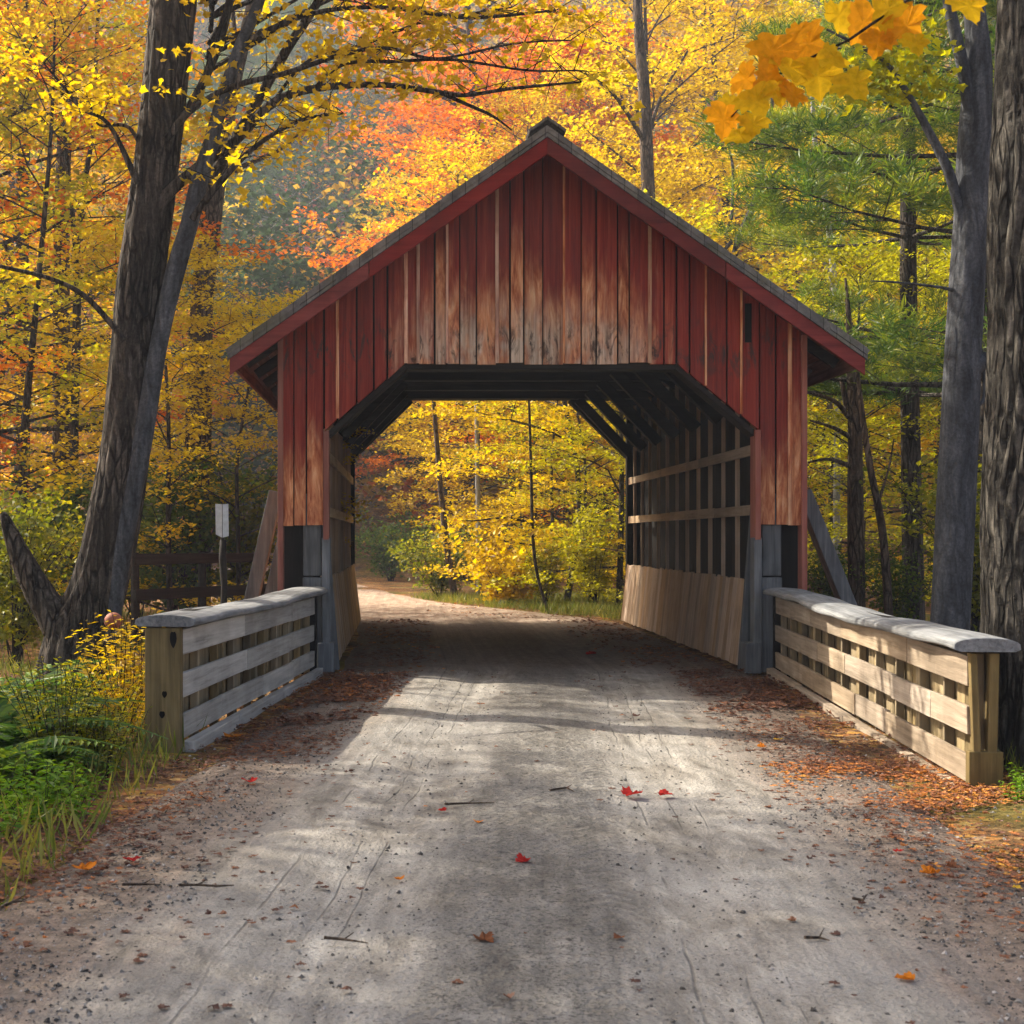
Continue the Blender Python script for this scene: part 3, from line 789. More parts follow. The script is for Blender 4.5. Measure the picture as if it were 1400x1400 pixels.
# ------------------------------------------------------------------ railings (local x runs from the bridge to the near end)
def railing(far, near, dz_near, side, label, mats, seed, T, capw, crack):
    """side +1: road lies on local +y"""
    random.seed(seed)
    far, near = Vector(far), Vector(near)
    d = near - far
    L = d.length
    root = thing('bridge_railing', label, 'railing', (far.x, far.y, 0), math.atan2(d.y, d.x), 'railings at the bridge mouth')
    root.rotation_euler[1] = math.asin(-dz_near / L) * 1.0
    s = side
    slatm, capm, postm, inm = mats
    def ys(a, b): return (min(a * s, b * s), max(a * s, b * s))
    heights = ((0.585, 0.745), (0.325, 0.475), (0.075, 0.225))
    for z0, z1 in heights:
        rl = MB(); x = 0.0
        while x < L - 0.02:
            e = min(x + random.uniform(0.9, 2.4), L)
            if L - e < 0.3: e = L
            y0, y1 = ys(0.0, -0.03)
            o = random.uniform(-0.005, 0.005); dzz = random.uniform(-0.008, 0.008)
            # bow between posts
            rl.box(x + .0025, e - .0025, y0 + o, y1 + o, z0 + dzz, z1 + dzz, j=0.003)
            x = e
        rl.build('rail', slatm, root, 0.004)
    rb = MB(); x = 0.0
    while x < L - 0.02:
        e = min(x + random.uniform(0.14, 0.30), L)
        if L - e < 0.1: e = L
        y0, y1 = ys(-0.112, -0.13)
        rb.box(x + .004, e - .004, y0, y1, 0.03 + random.uniform(0, .03), 0.755, j=0.004)
        x = e
    rb.build('infill_boards', inm, root, 0.003)
    n = int(L / 0.55)
    for k in range(n + 1):
        x = 0.06 + (L - 0.14) * k / n
        ps = MB(); y0, y1 = ys(-0.05, -0.105)
        w = 0.02 if k % 3 else 0.045
        ps.box(x - w, x + w, y0, y1, -0.05, 0.755, j=0.004); ps.build('inner_post', inm, root, 0.004)
    # rounded worn cap
    nxs, nys = 90, 15
    v = []; f = []
    ph = random.uniform(0, 6)
    for i in range(nxs + 1):
        x = -0.06 + (L + 0.14) * i / nxs
        wob = 0.013 * math.sin(x * 1.3 + ph) + 0.004 * math.sin(x * 4.3 + ph * 2)
        wdt = capw + 0.010 * math.sin(x * 2.7 + ph) + 0.006 * math.sin(x * 7.1)
        ring = []
        for j in range(nys + 1):
            t = math.pi * j / nys
            yy = -T / 2 * s + 0.02 * s + wdt * math.cos(t) * s + wob * 0.6
            zz_ = 0.775 + wob + 0.058 * max(0.0, math.sin(t)) ** 0.5
            ring.append((x, yy, zz_))
        ring.append((x, ring[-1][1] + 0.03 * s, 0.762 + wob)); ring.append((x, ring[0][1] - 0.03 * s, 0.762 + wob))
        v += ring
    m_ = nys + 3
    for i in range(nxs):
        for j in range(m_):
            k = (j + 1) % m_
            q = (i * m_ + j, i * m_ + k, (i + 1) * m_ + k, (i + 1) * m_ + j)
            f.append(q if s < 0 else q[::-1])
    f.append(tuple(range(m_)) if s > 0 else tuple(reversed(range(m_))))
    e = [nxs * m_ + j for j in range(m_)]
    f.append(tuple(reversed(e)) if s > 0 else tuple(e))
    cp = MB(); cp.add(v, f, 0.5)
    o = cp.build('cap', capm, root)
    me = o.data
    for p in me.polygons: p.use_smooth = len(p.vertices) == 4
    # split in the top of the cap
    for xc, ln in crack:
        cv = []
        for t in np.linspace(0, 2 * math.pi, 16, endpoint=False):
            xx = xc + ln * math.cos(t)
            wob = 0.013 * math.sin(xx * 1.3 + ph) + 0.004 * math.sin(xx * 4.3 + ph * 2)
            cv.append((xx, -T / 2 * s + 0.02 * s + 0.018 * math.sin(t) * (1 + .3 * math.cos(3 * t)) + 0.05 * s * math.cos(t * 0.5), 0.775 + wob + 0.0595))
        cr_ = MB(); cr_.add(cv, [tuple(range(16))], .2); cr_.build('crack', WOOD_DARK_Z, o)
    # kerb timber along the foot, towards the road
    kb = MB(); y0, y1 = ys(0.004, 0.075)
    x = 0.0
    while x < L - 0.05:
        e = min(x + random.uniform(1.4, 2.4), L)
        if L - e < 0.5: e = L
        kb.box(x + .003, e - .003, y0, y1, -0.06, 0.062, j=0.004); x = e
    kb.build('kerb_timber', slatm, root, 0.008)
    bs = MB(); y0, y1 = ys(0.012, -T - 0.02)
    bs.box(-0.02, 0.07, y0 , y1, -0.1, 0.77); bs.build('end_post', WOOD_DARK_Z, root, 0.006)
    return root, L, ys, T, postm

rL, LL, ysL, T_, pm = railing((-0.87, 13.86, 0), (-1.385, 8.86, 0), 0.0, 1, 'pale grey railing with a broad wooden end post left of the road', (WOOD_GREY_X, WOOD_CAP, WOOD_POST, WOOD_INFILL), 3, 0.23, 0.19, ((4.2, .35),))
ep = MB(); y0, y1 = ysL(0.006, -0.215); ep.box(LL - 0.01, LL + 0.07, y0, y1, -0.02, 0.765, 0.5)
epo = ep.build('end_board', WOOD_POST, rL, 0.006)
ft = MB(); ft.box(LL + 0.004, LL + 0.064, *ysL(0.0, -0.15), -0.12, -0.022, 0.1); ft.build('foot', WOOD_DARK_Z, rL)
hk = MB()
for yy, zz_, w, h in ((-0.035, 0.70, 0.022, 0.05), (-0.09, 0.36, 0.016, 0.02), (-0.105, 0.235, 0.018, 0.022)):
    c = [( LL + 0.0725, yy + w * math.cos(t), zz_ + h * math.sin(t) * (1 + 0.2 * math.sin(3 * t))) for t in np.linspace(0, 2 * math.pi, 12, endpoint=False)]
    hk.add(c, [tuple(range(12))], 0.1)
hk.build('knot_hole', WOOD_DARK_Z, epo)

rR, LR, ysR, T_, pm = railing((3.56, 13.86, 0), (2.985, 7.62, 0), -0.055, -1, 'brown railing with an open end of two upright posts right of the road', (WOOD_BROWN_X, WOOD_CAP, WOOD_POST, WOOD_INFILL), 5, 0.18, 0.175, ((4.0, .42),))
for ya, yb, yc_, yd in ((0.0, 0.035, 0.02, 0.06), (-0.15, -0.10, -0.14, -0.09)):
    ep = MB()
    a0, a1 = ysR(-abs(ya), -abs(yb)); c0, c1 = ysR(-abs(yc_), -abs(yd))
    ep.hexa([(LR - 0.02, c0, 0.20), (LR + 0.045, c0, 0.20), (LR + 0.045, c1, 0.20), (LR - 0.02, c1, 0.20), (LR - 0.02, a0, 0.765), (LR + 0.045, a0, 0.765), (LR + 0.045, a1, 0.765), (LR - 0.02, a1, 0.765)], 0.8)
    ep.build('upright_post', WOOD_POST, rR, 0.005)
ep = MB(); a0, a1 = ysR(0.006, -0.17); ep.box(LR - 0.02, LR + 0.05, a0, a1, -0.06, 0.245, 0.4); ep.build('end_board', WOOD_POST, rR, 0.006)

random.seed(21)
# ------------------------------------------------------------------ road sign, old fence, ball on a stake
c = P(305, 815, 13.4)
sg = thing('road_marker', 'thin dark post carrying a narrow pale grey sign plate beyond the left railing', 'sign', (c.x, 13.4, 0))
pl = MB(); pl.tube([(0.004, 0, -0.1), (0.0, 0, 0.55), (0.012, 0, 0.85), (-0.004, 0, 1.12), (0.0, 0, 1.3)], [0.034, 0.034, 0.030, 0.036, 0.03], 10)
pl.build('post', WOOD_FENCE, sg, smooth=True)
pt_ = MB()
pt_.hexa([(-0.062, -0.048, 1.35), (-0.003, -0.06, 1.32), (-0.003, -0.05, 1.32), (-0.062, -0.038, 1.35), (-0.066, -0.048, 1.635), (-0.003, -0.06, 1.63), (-0.003, -0.05, 1.63), (-0.066, -0.038, 1.635)], 0.4)
pt_.hexa([(0.003, -0.06, 1.32), (0.058, -0.046, 1.335), (0.058, -0.036, 1.335), (0.003, -0.05, 1.32), (0.003, -0.06, 1.63), (0.054, -0.046, 1.635), (0.054, -0.036, 1.635), (0.003, -0.05, 1.63)], 0.6)
pt_.build('sign_plate', plain('pale_sign_metal', (0.55, 0.60, 0.63), 0.5, 20, 0.25), sg)
bt = MB(); bt.tube([(0.0, -0.036, 1.3), (0.0, -0.036, 1.62)], [0.02, 0.016], 8); bt.build('bracket', WOOD_FENCE, sg)

def old_fence(A, B, rails, label, hp, npost):
    A, B = Vector(A), Vector(B)
    d = B - A
    root = thing('rail_fence', label, 'fence', (A.x, A.y, 0), math.atan2(d.y, d.x), 'dark rail fences left of the bridge')
    L = d.length
    for z, h in rails:
        m = MB(); m.box(-0.1, L + 0.1, -0.025, 0.025, z - h / 2, z + h / 2, j=0.015); m.build('rail', WOOD_FENCE, root, 0.006)
    for k in range(npost):
        x = L * k / (npost - 1)
        m = MB(); m.tube([(x, 0.07, -0.2), (x + random.uniform(-.02, .02), 0.07, hp + random.uniform(-0.03, 0.05))], [0.06, 0.05], 8); m.build('post', WOOD_FENCE, root, smooth=False)
    return root
old_fence((X(-60, 17), 17.0, 0), (X(125, 18), 18.0, 0), ((1.12, 0.16), (0.72, 0.13), (0.3, 0.13)), 'dark rail fence behind the leaning trunk at the left edge', 1.2, 3)
old_fence((X(192, 16.5), 16.5, 0), (X(362, 18.5), 18.5, 0), ((1.07, 0.12), (0.66, 0.13), (0.25, 0.13)), 'dark rail fence between the leaning trunk and the bridge', 1.12, 3)

def uvball(c, r, nu=20, nv_=12, squash=1.0):
    v = []; f = []
    for i in range(nv_ + 1):
        t = math.pi * i / nv_
        for j in range(nu):
            p = 2 * math.pi * j / nu
            v.append((c[0] + r * math.sin(t) * math.cos(p), c[1] + r * math.sin(t) * math.sin(p), c[2] + r * squash * math.cos(t)))
    for i in range(nv_):
        for j in range(nu):
            k = (j + 1) % nu
            f.append((i * nu + j, (i + 1) * nu + j, (i + 1) * nu + k, i * nu + k))
    return v, f
bp = P(155, 849, 10.6)
bl = thing('stake_ball', 'rusty brown ball on a thin bent stake beside the leaning trunk', 'garden ball', (P(124, 915, 10.6).x, 10.6, 0))
off = bp - bl.location
m = MB(); v, f = uvball(tuple(off), 0.068, squash=0.94); m.add(v, f, 0.5)
RUST = plain('rusty_brown', (0.30, 0.10, 0.055), 0.7, 25, 0.5)
m.build('ball', RUST, bl, smooth=True)
m = MB(); m.tube([(0, 0, -0.1), (0.03, 0, 0.22), (off.x * 0.62, 0, off.z - 0.18), (off.x, 0, off.z - 0.05)], [0.006, 0.006, 0.005, 0.005], 6); m.build('stake', WOOD_FENCE, bl)

# ------------------------------------------------------------------ trees
def spline(pts, n):
    """resample a polyline (list of lists) smoothly"""
    p = np.array(pts, float)
    t = np.arange(len(p))
    tt = np.linspace(0, len(p) - 1, n)
    i = np.clip(tt.astype(int), 0, len(p) - 2); u = (tt - i)[:, None]
    p0 = p[np.clip(i - 1, 0, len(p) - 1)]; p1 = p[i]; p2 = p[i + 1]; p3 = p[np.clip(i + 2, 0, len(p) - 1)]
    return 0.5 * ((2 * p1) + (-p0 + p2) * u + (2 * p0 - 5 * p1 + 4 * p2 - p3) * u ** 2 + (-p0 + 3 * p1 - 3 * p2 + p3) * u ** 3)

def bark_tube(path, rad, segs=44, rings=150, ridges=13, amp=0.06, twist=0.6, seed=0, lump=0.05):
    """trunk with furrowed, twisting bark and a slightly lumpy section"""
    rg = np.random.default_rng(seed)
    pr = spline([list(p) + [r] for p, r in zip(path, rad)], rings)
    p = pr[:, :3]; r = pr[:, 3]
    d = np.gradient(p, axis=0); d /= np.linalg.norm(d, axis=1, keepdims=True)
    ref = np.array([0.0, 1.0, 0.05])
    a = np.cross(d, ref); a /= np.linalg.norm(a, axis=1, keepdims=True); b = np.cross(d, a)
    th = np.linspace(0, 2 * np.pi, segs, endpoint=False)
    s = np.linspace(0, 1, rings)[:, None]
    ph = rg.uniform(0, 6.28, 8)
    q = th[None, :] + twist * s + 0.25 * np.sin(s * 9 + ph[0]) + 0.12 * np.sin(s * 31 + 2 * th[None, :] + ph[1])
    rid = np.abs(np.sin(q * ridges / 2 + 0.8 * np.sin(3 * q + s * 14 + ph[2]))) ** 0.7
    brk = 0.5 + 0.5 * np.sin(s * 60 + 4 * np.sin(q * 3 + ph[3]))
    lumps = np.sin(2 * q + s * 7 + ph[4]) + 0.6 * np.sin(3 * q - s * 11 + ph[5])
    rr = r[:, None] * (1 + amp * (rid - 0.6) * (0.75 + 0.25 * brk) + lump * lumps * 0.6)
    v = p[:, None, :] + (a[:, None, :] * np.cos(th)[None, :, None] + b[:, None, :] * np.sin(th)[None, :, None]) * rr[..., None]
    i = np.arange(rings * segs).reshape(rings, segs)
    j = np.roll(i, -1, axis=1)
    quads = np.stack([i[:-1], j[:-1], j[1:], i[1:]], -1).reshape(-1, 4)
    return v.reshape(-1, 3), quads
def hero_part(name, parent, path, rad, mat, **kw):
    v, q = bark_tube(path, rad, **kw)
    v = v - np.array(parent.location)
    return link(name, np_mesh(name, v, q, mat, rnd=np.zeros(len(v)), smooth=True), parent)

def sprays(centres, radius, thick, per, L, rg, tilt=0.5, droop=0.0, rndscale=None):
    """flat leafy sprays round centres"""
    C = np.repeat(np.asarray(centres), per, axis=0)
    n = len(C)
    ang = rg.uniform(0, 2 * np.pi, n); rad = radius * np.sqrt(rg.random(n)) * rg.uniform(0.6, 1.25, n)
    offs = np.stack([rad * np.cos(ang), rad * np.sin(ang), rg.normal(0, thick, n) - droop * rad], -1)
    nr = np.stack([rg.normal(0, tilt, n), rg.normal(0, tilt, n), np.ones(n)], -1)
    le = L * rg.uniform(0.5, 1.45, n)
    return leaf_quads(C + offs, nr, le, le * rg.uniform(0.6, 0.95, n), rg)

def twig_along(m, pts, r0, r1, sides=5):
    k = len(pts)
    m.tube(pts, [r0 + (r1 - r0) * i / (k - 1) for i in range(k)], sides, cap=False)

LOBE = np.array([(0, 0), (.10, -.04), (.42, .02), (.36, .16), (.60, .40), (.38, .46), (.22, .62), (0, 1.0), (-.22, .62), (-.38, .46), (-.60, .40), (-.36, .16), (-.42, .02), (-.10, -.04)]) - np.array([0, .4])
def lobed(centres, radius, thick, per, L, rg, tilt=0.7, droop=.15):
    C = np.repeat(np.asarray(centres), per, axis=0); n = len(C)
    ang = rg.uniform(0, 6.283, n); rad = radius * np.sqrt(rg.random(n))
    c = C + np.stack([rad * np.cos(ang), rad * np.sin(ang), rg.normal(0, thick, n) - droop * rad], -1)
    nr = np.stack([rg.normal(0, tilt, n), rg.normal(0, tilt, n), np.ones(n)], -1); nr /= np.linalg.norm(nr, axis=1, keepdims=True)
    t = rg.normal(size=(n, 3)); t[:, 2] -= .5
    t -= nr * np.sum(t * nr, 1, keepdims=True); t /= np.linalg.norm(t, axis=1, keepdims=True)
    b = np.cross(nr, t); s = L * rg.uniform(.65, 1.3, n)
    k = len(LOBE)
    lx = LOBE[:, 0][None] * s[:, None]; ly = LOBE[:, 1][None] * s[:, None]
    v = c[:, None] + b[:, None] * lx[..., None] + t[:, None] * ly[..., None] + nr[:, None] * (np.abs(lx) * .3 + rg.normal(0, .05, (n, k)) * s[:, None])[..., None]
    v = np.concatenate([v, c[:, None]], 1)
    i = np.arange(k); tri = np.stack([np.full(k, k), i, (i + 1) % k], -1)
    tr_ = (tri[None] + (np.arange(n) * (k + 1))[:, None, None]).reshape(-1, 3)
    return v.reshape(-1, 3), tr_, np.repeat(np.clip(rg.normal(.5, .25, n), 0, 1), k + 1)

def make_maple(seed, H, base, Rc, nb, L, per, rtrunk, fork=True, spray=0.5, lean=0.0, matw=None, matl='yellow', lower=0.75):
    rg = np.random.default_rng(seed)
    m = MB()
    top = np.array([rg.normal(0, 0.4) + lean, rg.normal(0, 0.4), H])
    trunk = spline([[0, 0, -0.3], [rg.normal(0, .1), rg.normal(0, .1), H * .25], [top[0] * .4 + rg.normal(0, .15), top[1] * .4 + rg.normal(0, .15), H * .55], [top[0] * .8, top[1] * .8, H * .8], top], 14)
    tr = [rtrunk * (1.15 if i == 0 else 1) * (1 - 0.93 * (i / 13) ** 0.9) + 0.008 for i in range(14)]
    m.tube([tuple(p) for p in trunk], tr, 9, cap=False)
    cents = []
    for i in range(nb):
        u = (i + rg.random() * 0.8) / nb
        h = base + (H - base) * u ** 0.9
        s = h / H * 13
        k = min(int(s), 12); p0 = trunk[k] + (trunk[k + 1] - trunk[k]) * (s - k)
        prof = lower + (1 - lower) * math.sin(math.pi * min(1, u * 1.3 + .12)) if u < 0.35 else math.cos((u - 0.35) / 0.65 * 1.35)
        ln = Rc * max(0.22, prof) * rg.uniform(0.7, 1.12)
        az = i * 2.399 + rg.normal(0, 0.35)
        el = 0.15 + 0.75 * u + rg.normal(0, 0.1)
        d = np.array([math.cos(az) * math.cos(el), math.sin(az) * math.cos(el), math.sin(el)])
        side = np.array([-math.sin(az), math.cos(az), 0])
        pts = [p0 + d * ln * t + np.array([0, 0, -0.16 * ln * t * t]) + side * rg.normal(0, 0.05) * ln * t for t in (0, .25, .5, .75, 1)]
        rb = max(0.010, tr[k] * 0.42)
        twig_along(m, [tuple(p) for p in pts], rb, 0.007)
        ns = max(3, int(ln * 2.0))
        for j in range(ns):
            t = 0.25 + 0.75 * (j + rg.random() * .6) / ns
            q = t * 4; kk = min(int(q), 3); a0 = pts[kk] + (pts[kk + 1] - pts[kk]) * (q - kk)
            sg_ = 1 if j % 2 else -1
            l2 = (0.28 + 0.35 * (1 - t)) * ln * rg.uniform(0.6, 1.2) + 0.25
            d2 = d * 0.65 + side * sg_ * rg.uniform(0.6, 1.1) + np.array([0, 0, rg.normal(0.02, 0.14)])
            d2 /= np.linalg.norm(d2)
            b1 = a0 + d2 * l2 * .5 + np.array([0, 0, 0.04]); b2 = a0 + d2 * l2 + np.array([0, 0, -0.05])
            twig_along(m, [tuple(a0), tuple(b1), tuple(b2)], 0.010, 0.004, 3)
            cents += [b1 + rg.normal(0, 0.08, 3), b2 + rg.normal(0, 0.08, 3)]
            if rg.random() < 0.6: cents.append(b2 + d2 * 0.4 + rg.normal(0, .15, 3))
        cents.append(pts[-1])
    cents = np.array(cents)
    v, q, r = sprays(cents, spray, 0.055, per, L, rg, 0.5, 0.12)
    # leaf tone drifts from spray to spray
    cr = np.repeat(np.repeat(rg.normal(0, 0.16, len(cents)), per), 4)
    r = np.clip(r * 0.7 + 0.15 + cr, 0, 1)
    me_w = m.mesh('trunk', matw or BARK_DARK, True)
    me_l = np_mesh('crown', v, q, LEAF[matl], rnd=r)
    return me_w, me_l

def make_shrub(seed, H, Rc, nst, L, per, matl, dens=1.0):
    rg = np.random.default_rng(seed)
    m = MB(); cents = []
    for i in range(nst):
        az = rg.uniform(0, 6.28); ln = H * rg.uniform(0.6, 1.05); sp = rg.uniform(0.1, 1.0) * Rc
        tip = np.array([math.cos(az) * sp, math.sin(az) * sp, ln])
        mid = tip * np.array([0.35, 0.35, 0.55]) + rg.normal(0, 0.06, 3)
        pts = spline([[rg.normal(0, .06), rg.normal(0, .06), -0.1], mid, tip], 6)
        twig_along(m, [tuple(p) for p in pts], 0.012, 0.004, 4)
        for t in (0.3, 0.45, 0.6, 0.75, 0.88, 1.0):
            q = t * 5; k = min(int(q), 4); a0 = pts[k] + (pts[k + 1] - pts[k]) * (q - k)
            for _ in range(2):
                d = rg.normal(0, 1, 3); d[2] = abs(d[2]) * .3; d /= np.linalg.norm(d)
                e = a0 + d * rg.uniform(0.1, 0.42) * Rc * 0.6
                twig_along(m, [tuple(a0), tuple(e)], 0.005, 0.003, 3)
                cents.append(e)
    cents = np.array(cents)
    v, q, r = sprays(cents, 0.22 * Rc + 0.06, 0.05 * Rc + 0.02, per, L, rg, 0.8, 0.2)
    cr = np.repeat(np.repeat(rg.normal(0, 0.15, len(cents)), per), 4)
    r = np.clip(r * 0.7 + 0.15 + cr, 0, 1)
    return m.mesh('stems', TWIG, True), np_mesh('foliage', v, q, LEAF[matl], rnd=r)

def make_pine(seed, H, base, Rc, rtrunk):
    rg = np.random.default_rng(seed)
    m = MB()
    trunk = spline([[0, 0, -.3], [rg.normal(0, .08), rg.normal(0, .08), H * .4], [rg.normal(0, .15), rg.normal(0, .15), H * .75], [0, 0, H]], 14)
    tr = [rtrunk * (1 - .94 * i / 13) + .006 for i in range(14)]
    m.tube([tuple(p) for p in trunk], tr, 9, cap=False)
    cents = []
    h = base; w = 0
    while h < H - 0.4:
        u = (h - base) / (H - base)
        for k in range(rg.integers(3, 6)):
            az = w * 1.1 + k * 6.28 / 5 + rg.normal(0, .25)
            ln = Rc * (1 - 0.80 * u) * rg.uniform(.65, 1.15)
            s = h / H * 13; kk = min(int(s), 12); p0 = trunk[kk] + (trunk[kk + 1] - trunk[kk]) * (s - kk)
            d = np.array([math.cos(az), math.sin(az), 0.05 + .25 * u]); side = np.array([-math.sin(az), math.cos(az), 0])
            pts = [p0 + d * ln * t + np.array([0, 0, 0.14 * ln * t * t - .10 * ln * t]) for t in (0, .33, .66, 1)]
            twig_along(m, [tuple(p) for p in pts], max(.012, tr[kk] * .3), .006, 4)
            ns = max(4, int(ln * 3.6))
            for j in range(ns):
                t = .28 + .72 * (j + rg.random() * .5) / ns
                q = t * 3; k3 = min(int(q), 2); a0 = pts[k3] + (pts[k3 + 1] - pts[k3]) * (q - k3)
                sgn = 1 if j % 2 else -1
                l2 = ln * (.12 + .30 * (1 - t)) * rg.uniform(.7, 1.2) + .2
                e = a0 + (d * .6 + side * sgn * .9) * l2 + np.array([0, 0, .08])
                twig_along(m, [tuple(a0), tuple(e)], .008, .004, 3)
                for tt in (.35, .6, .8, 1.0, 1.12):
                    cents.append(a0 + (e - a0) * tt + rg.normal(0, .06, 3))
        h += rg.uniform(.45, .95) * (1.25 - .5 * u); w += 1
    cents = np.array(cents)
    per = 60
    C = np.repeat(cents, per, axis=0); n = len(C)
    t = rg.normal(0, 1, (n, 3)); t[:, 2] = np.abs(t[:, 2]) * .8 + .15; t /= np.linalg.norm(t, axis=1, keepdims=True)
    le = rg.uniform(.10, .19, n)
    c = C + t * le[:, None] * .7 + rg.normal(0, .05, (n, 3))
    nr = np.cross(t, rg.normal(0, 1, (n, 3)))
    v, q, r = leaf_quads(c, nr, le, le * .095, rg, fold=0.0, tdir=t)
    cr = np.repeat(np.repeat(rg.normal(0, .18, len(cents)), per), 4)
    r = np.clip(r * .6 + .2 + cr, 0, 1)
    return m.mesh('trunk', BARK_DARK, True), np_mesh('crown', v, q, LEAF['pine'], rnd=r)

PROTO = {
    'tall_a': make_maple(11, 15.0, 2.2, 4.0, 38, 0.098, 38, 0.17, spray=0.42),
    'tall_b': make_maple(12, 17.0, 3.2, 3.7, 38, 0.098, 38, 0.20, lean=0.8, spray=0.42),
    'tall_c': make_maple(13, 14.0, 1.6, 4.4, 40, 0.10, 36, 0.15, lean=-0.6, spray=0.42),
    'mid_a': make_maple(14, 8.5, 0.9, 2.9, 26, 0.082, 40, 0.07, spray=0.38),
    'mid_b': make_maple(15, 7.0, 0.6, 2.6, 24, 0.08, 40, 0.06, spray=0.36, lean=0.5),
    'mid_c': make_maple(16, 9.5, 1.8, 2.6, 24, 0.084, 38, 0.075, spray=0.38, lean=-0.4),
    'thin': make_maple(17, 13.0, 4.5, 2.0, 18, 0.12, 10, 0.10, spray=0.4, lean=0.6),
    'bare': make_maple(18, 9.0, 2.0, 2.6, 22, 0.07, 2, 0.07, spray=0.3, matw=BARK_PALE),
    'shrub_a': make_shrub(31, 1.7, 1.2, 16, 0.085, 16, 'lime'),
    'shrub_b': make_shrub(32, 2.3, 1.3, 18, 0.085, 16, 'green'),
    'shrub_c': make_shrub(33, 1.1, 0.9, 14, 0.075, 16, 'yellow'),
    'brush': make_shrub(34, 3.2, 1.6, 30, 0.06, 14, 'plum'),
    'pine_a': make_pine(41, 14.0, 3.1, 3.2, 0.16),
    'pine_b': make_pine(42, 11.0, 2.4, 3.0, 0.13),
}
def plant(kind, px, Y, s, rz, leaf, label, group=None, wood=None, name=None, sz=None, dx=0.0):
    me_w, me_l = PROTO[kind]
    shrub = kind.startswith('shrub') or kind == 'brush'
    x = X(px, Y) + dx
    nm = name or ('shrub' if shrub else 'pine_tree' if kind.startswith('pine') else 'maple_tree')
    cat = 'shrub' if shrub else 'tree'
    t = thing(nm, label, cat, (x, Y, float(ground_h(x, Y))), rz, group)
    t.scale = (s, s, sz or s)
    w = link('stems' if shrub else 'trunk', me_w, t)
    l = link('foliage' if shrub else 'crown', me_l, t)
    if leaf:
        l.material_slots[0].link = 'OBJECT'; l.material_slots[0].material = LEAF[leaf]
    if wood:
        w.material_slots[0].link = 'OBJECT'; w.material_slots[0].material = wood
    return t

G_OPEN = 'yellow trees seen through the bridge'
LAB_OPEN = 'yellow or lime leaved tree standing by the road beyond the far end of the bridge'
G_LEFT = 'yellow trees in the wood left of the bridge'
LAB_LEFT = 'yellow, lime or orange leaved tree in the wood left of the bridge'
G_RIGHT = 'lime yellow trees right of the bridge'
LAB_RIGHT = 'yellow or lime leaved tree in the wood right of the bridge'
G_BACK = 'tall gold trees behind the bridge roof'
LAB_BACK = 'tall gold or lime yellow tree rising behind the right slope of the bridge roof'
# --- seen through the opening
plant('mid_b', 845, 26.5, 1.0, 0.4, 'lime', LAB_OPEN, G_OPEN)
plant('mid_a', 770, 28.5, 1.0, 2.0, 'yellow', LAB_OPEN, G_OPEN)
plant('mid_b', 800, 29.5, 0.75, 5.1, 'yellow', LAB_OPEN, G_OPEN)
plant('mid_b', 872, 25.2, 0.62, 1.9, 'lime', LAB_OPEN, G_OPEN)
plant('mid_b', 752, 31.5, 0.8, 0.9, 'lime', LAB_OPEN, G_OPEN)
plant('mid_a', 705, 36.0, 0.85, 2.9, 'yellow', LAB_OPEN, G_OPEN)
plant('mid_b', 735, 34.0, 1.05, 3.6, 'yellow', LAB_OPEN, G_OPEN)
plant('mid_c', 655, 38.0, 1.15, 1.1, 'yellow', LAB_OPEN, G_OPEN)
plant('mid_a', 880, 33.0, 1.1, 4.2, 'yellow', LAB_OPEN, G_OPEN)
plant('tall_a', 700, 39.0, 0.85, 5.0, 'yellow', LAB_OPEN, G_OPEN)
plant('tall_c', 790, 42.0, 1.0, 0.7, 'yellow', LAB_OPEN, G_OPEN)
plant('tall_b', 560, 62.0, 0.8, 3.3, 'yellow', LAB_OPEN, G_OPEN)
plant('mid_b', 655, 45.0, 1.3, 2.6, 'yellow', LAB_OPEN, G_OPEN)
plant('shrub_c', 690, 28.2, 1.35, 0.3, 'yellow', 'bright yellow green bush at the road edge just beyond the bridge')
plant('shrub_a', 600, 31.5, 0.9, 1.3, 'olive', 'dull olive bush on the inside of the road bend beyond the bridge')
plant('shrub_b', 812, 26.6, 0.8, 2.3, 'lime', 'leafy green bush seen through the bridge beside its right wall')
plant('shrub_b', 745, 27.5, 0.6, 0.9, 'lime', 'green bush under the yellow trees seen through the middle of the bridge')
plant('shrub_a', 535, 44.0, 1.2, 3.3, 'green', 'dark green bush far along the road where it bends left')
# --- left wood
for k, (kind, px, Y, s, rz, lf) in enumerate([
    ('mid_a', 45, 20, 1.0, 0.3, 'yellow'), ('mid_c', 110, 22, 1.0, 1.7, 'orange'), ('mid_b', 325, 19.5, 0.62, 2.4, 'yellow'), ('mid_b', 235, 19, 0.72, 4.0, 'yellow'),
    ('mid_b', -40, 21, 1.1, 5.2, 'lime'), ('tall_a', -20, 23, 0.9, 1.0, 'lime'), ('tall_c', -70, 27, 1.0, 2.2, 'gold'),
    ('mid_c', 110, 46, 1.4, 3.1, 'gold'), ('mid_a', 10, 26, 1.15, 5.5, 'yellow'), ('tall_a', 70, 52, 1.0, 2.7, 'olive'), ('tall_b', -10, 44, 1.1, 0.7, 'gold')]):
    plant(kind, px, Y, s, rz, lf, LAB_LEFT, G_LEFT)
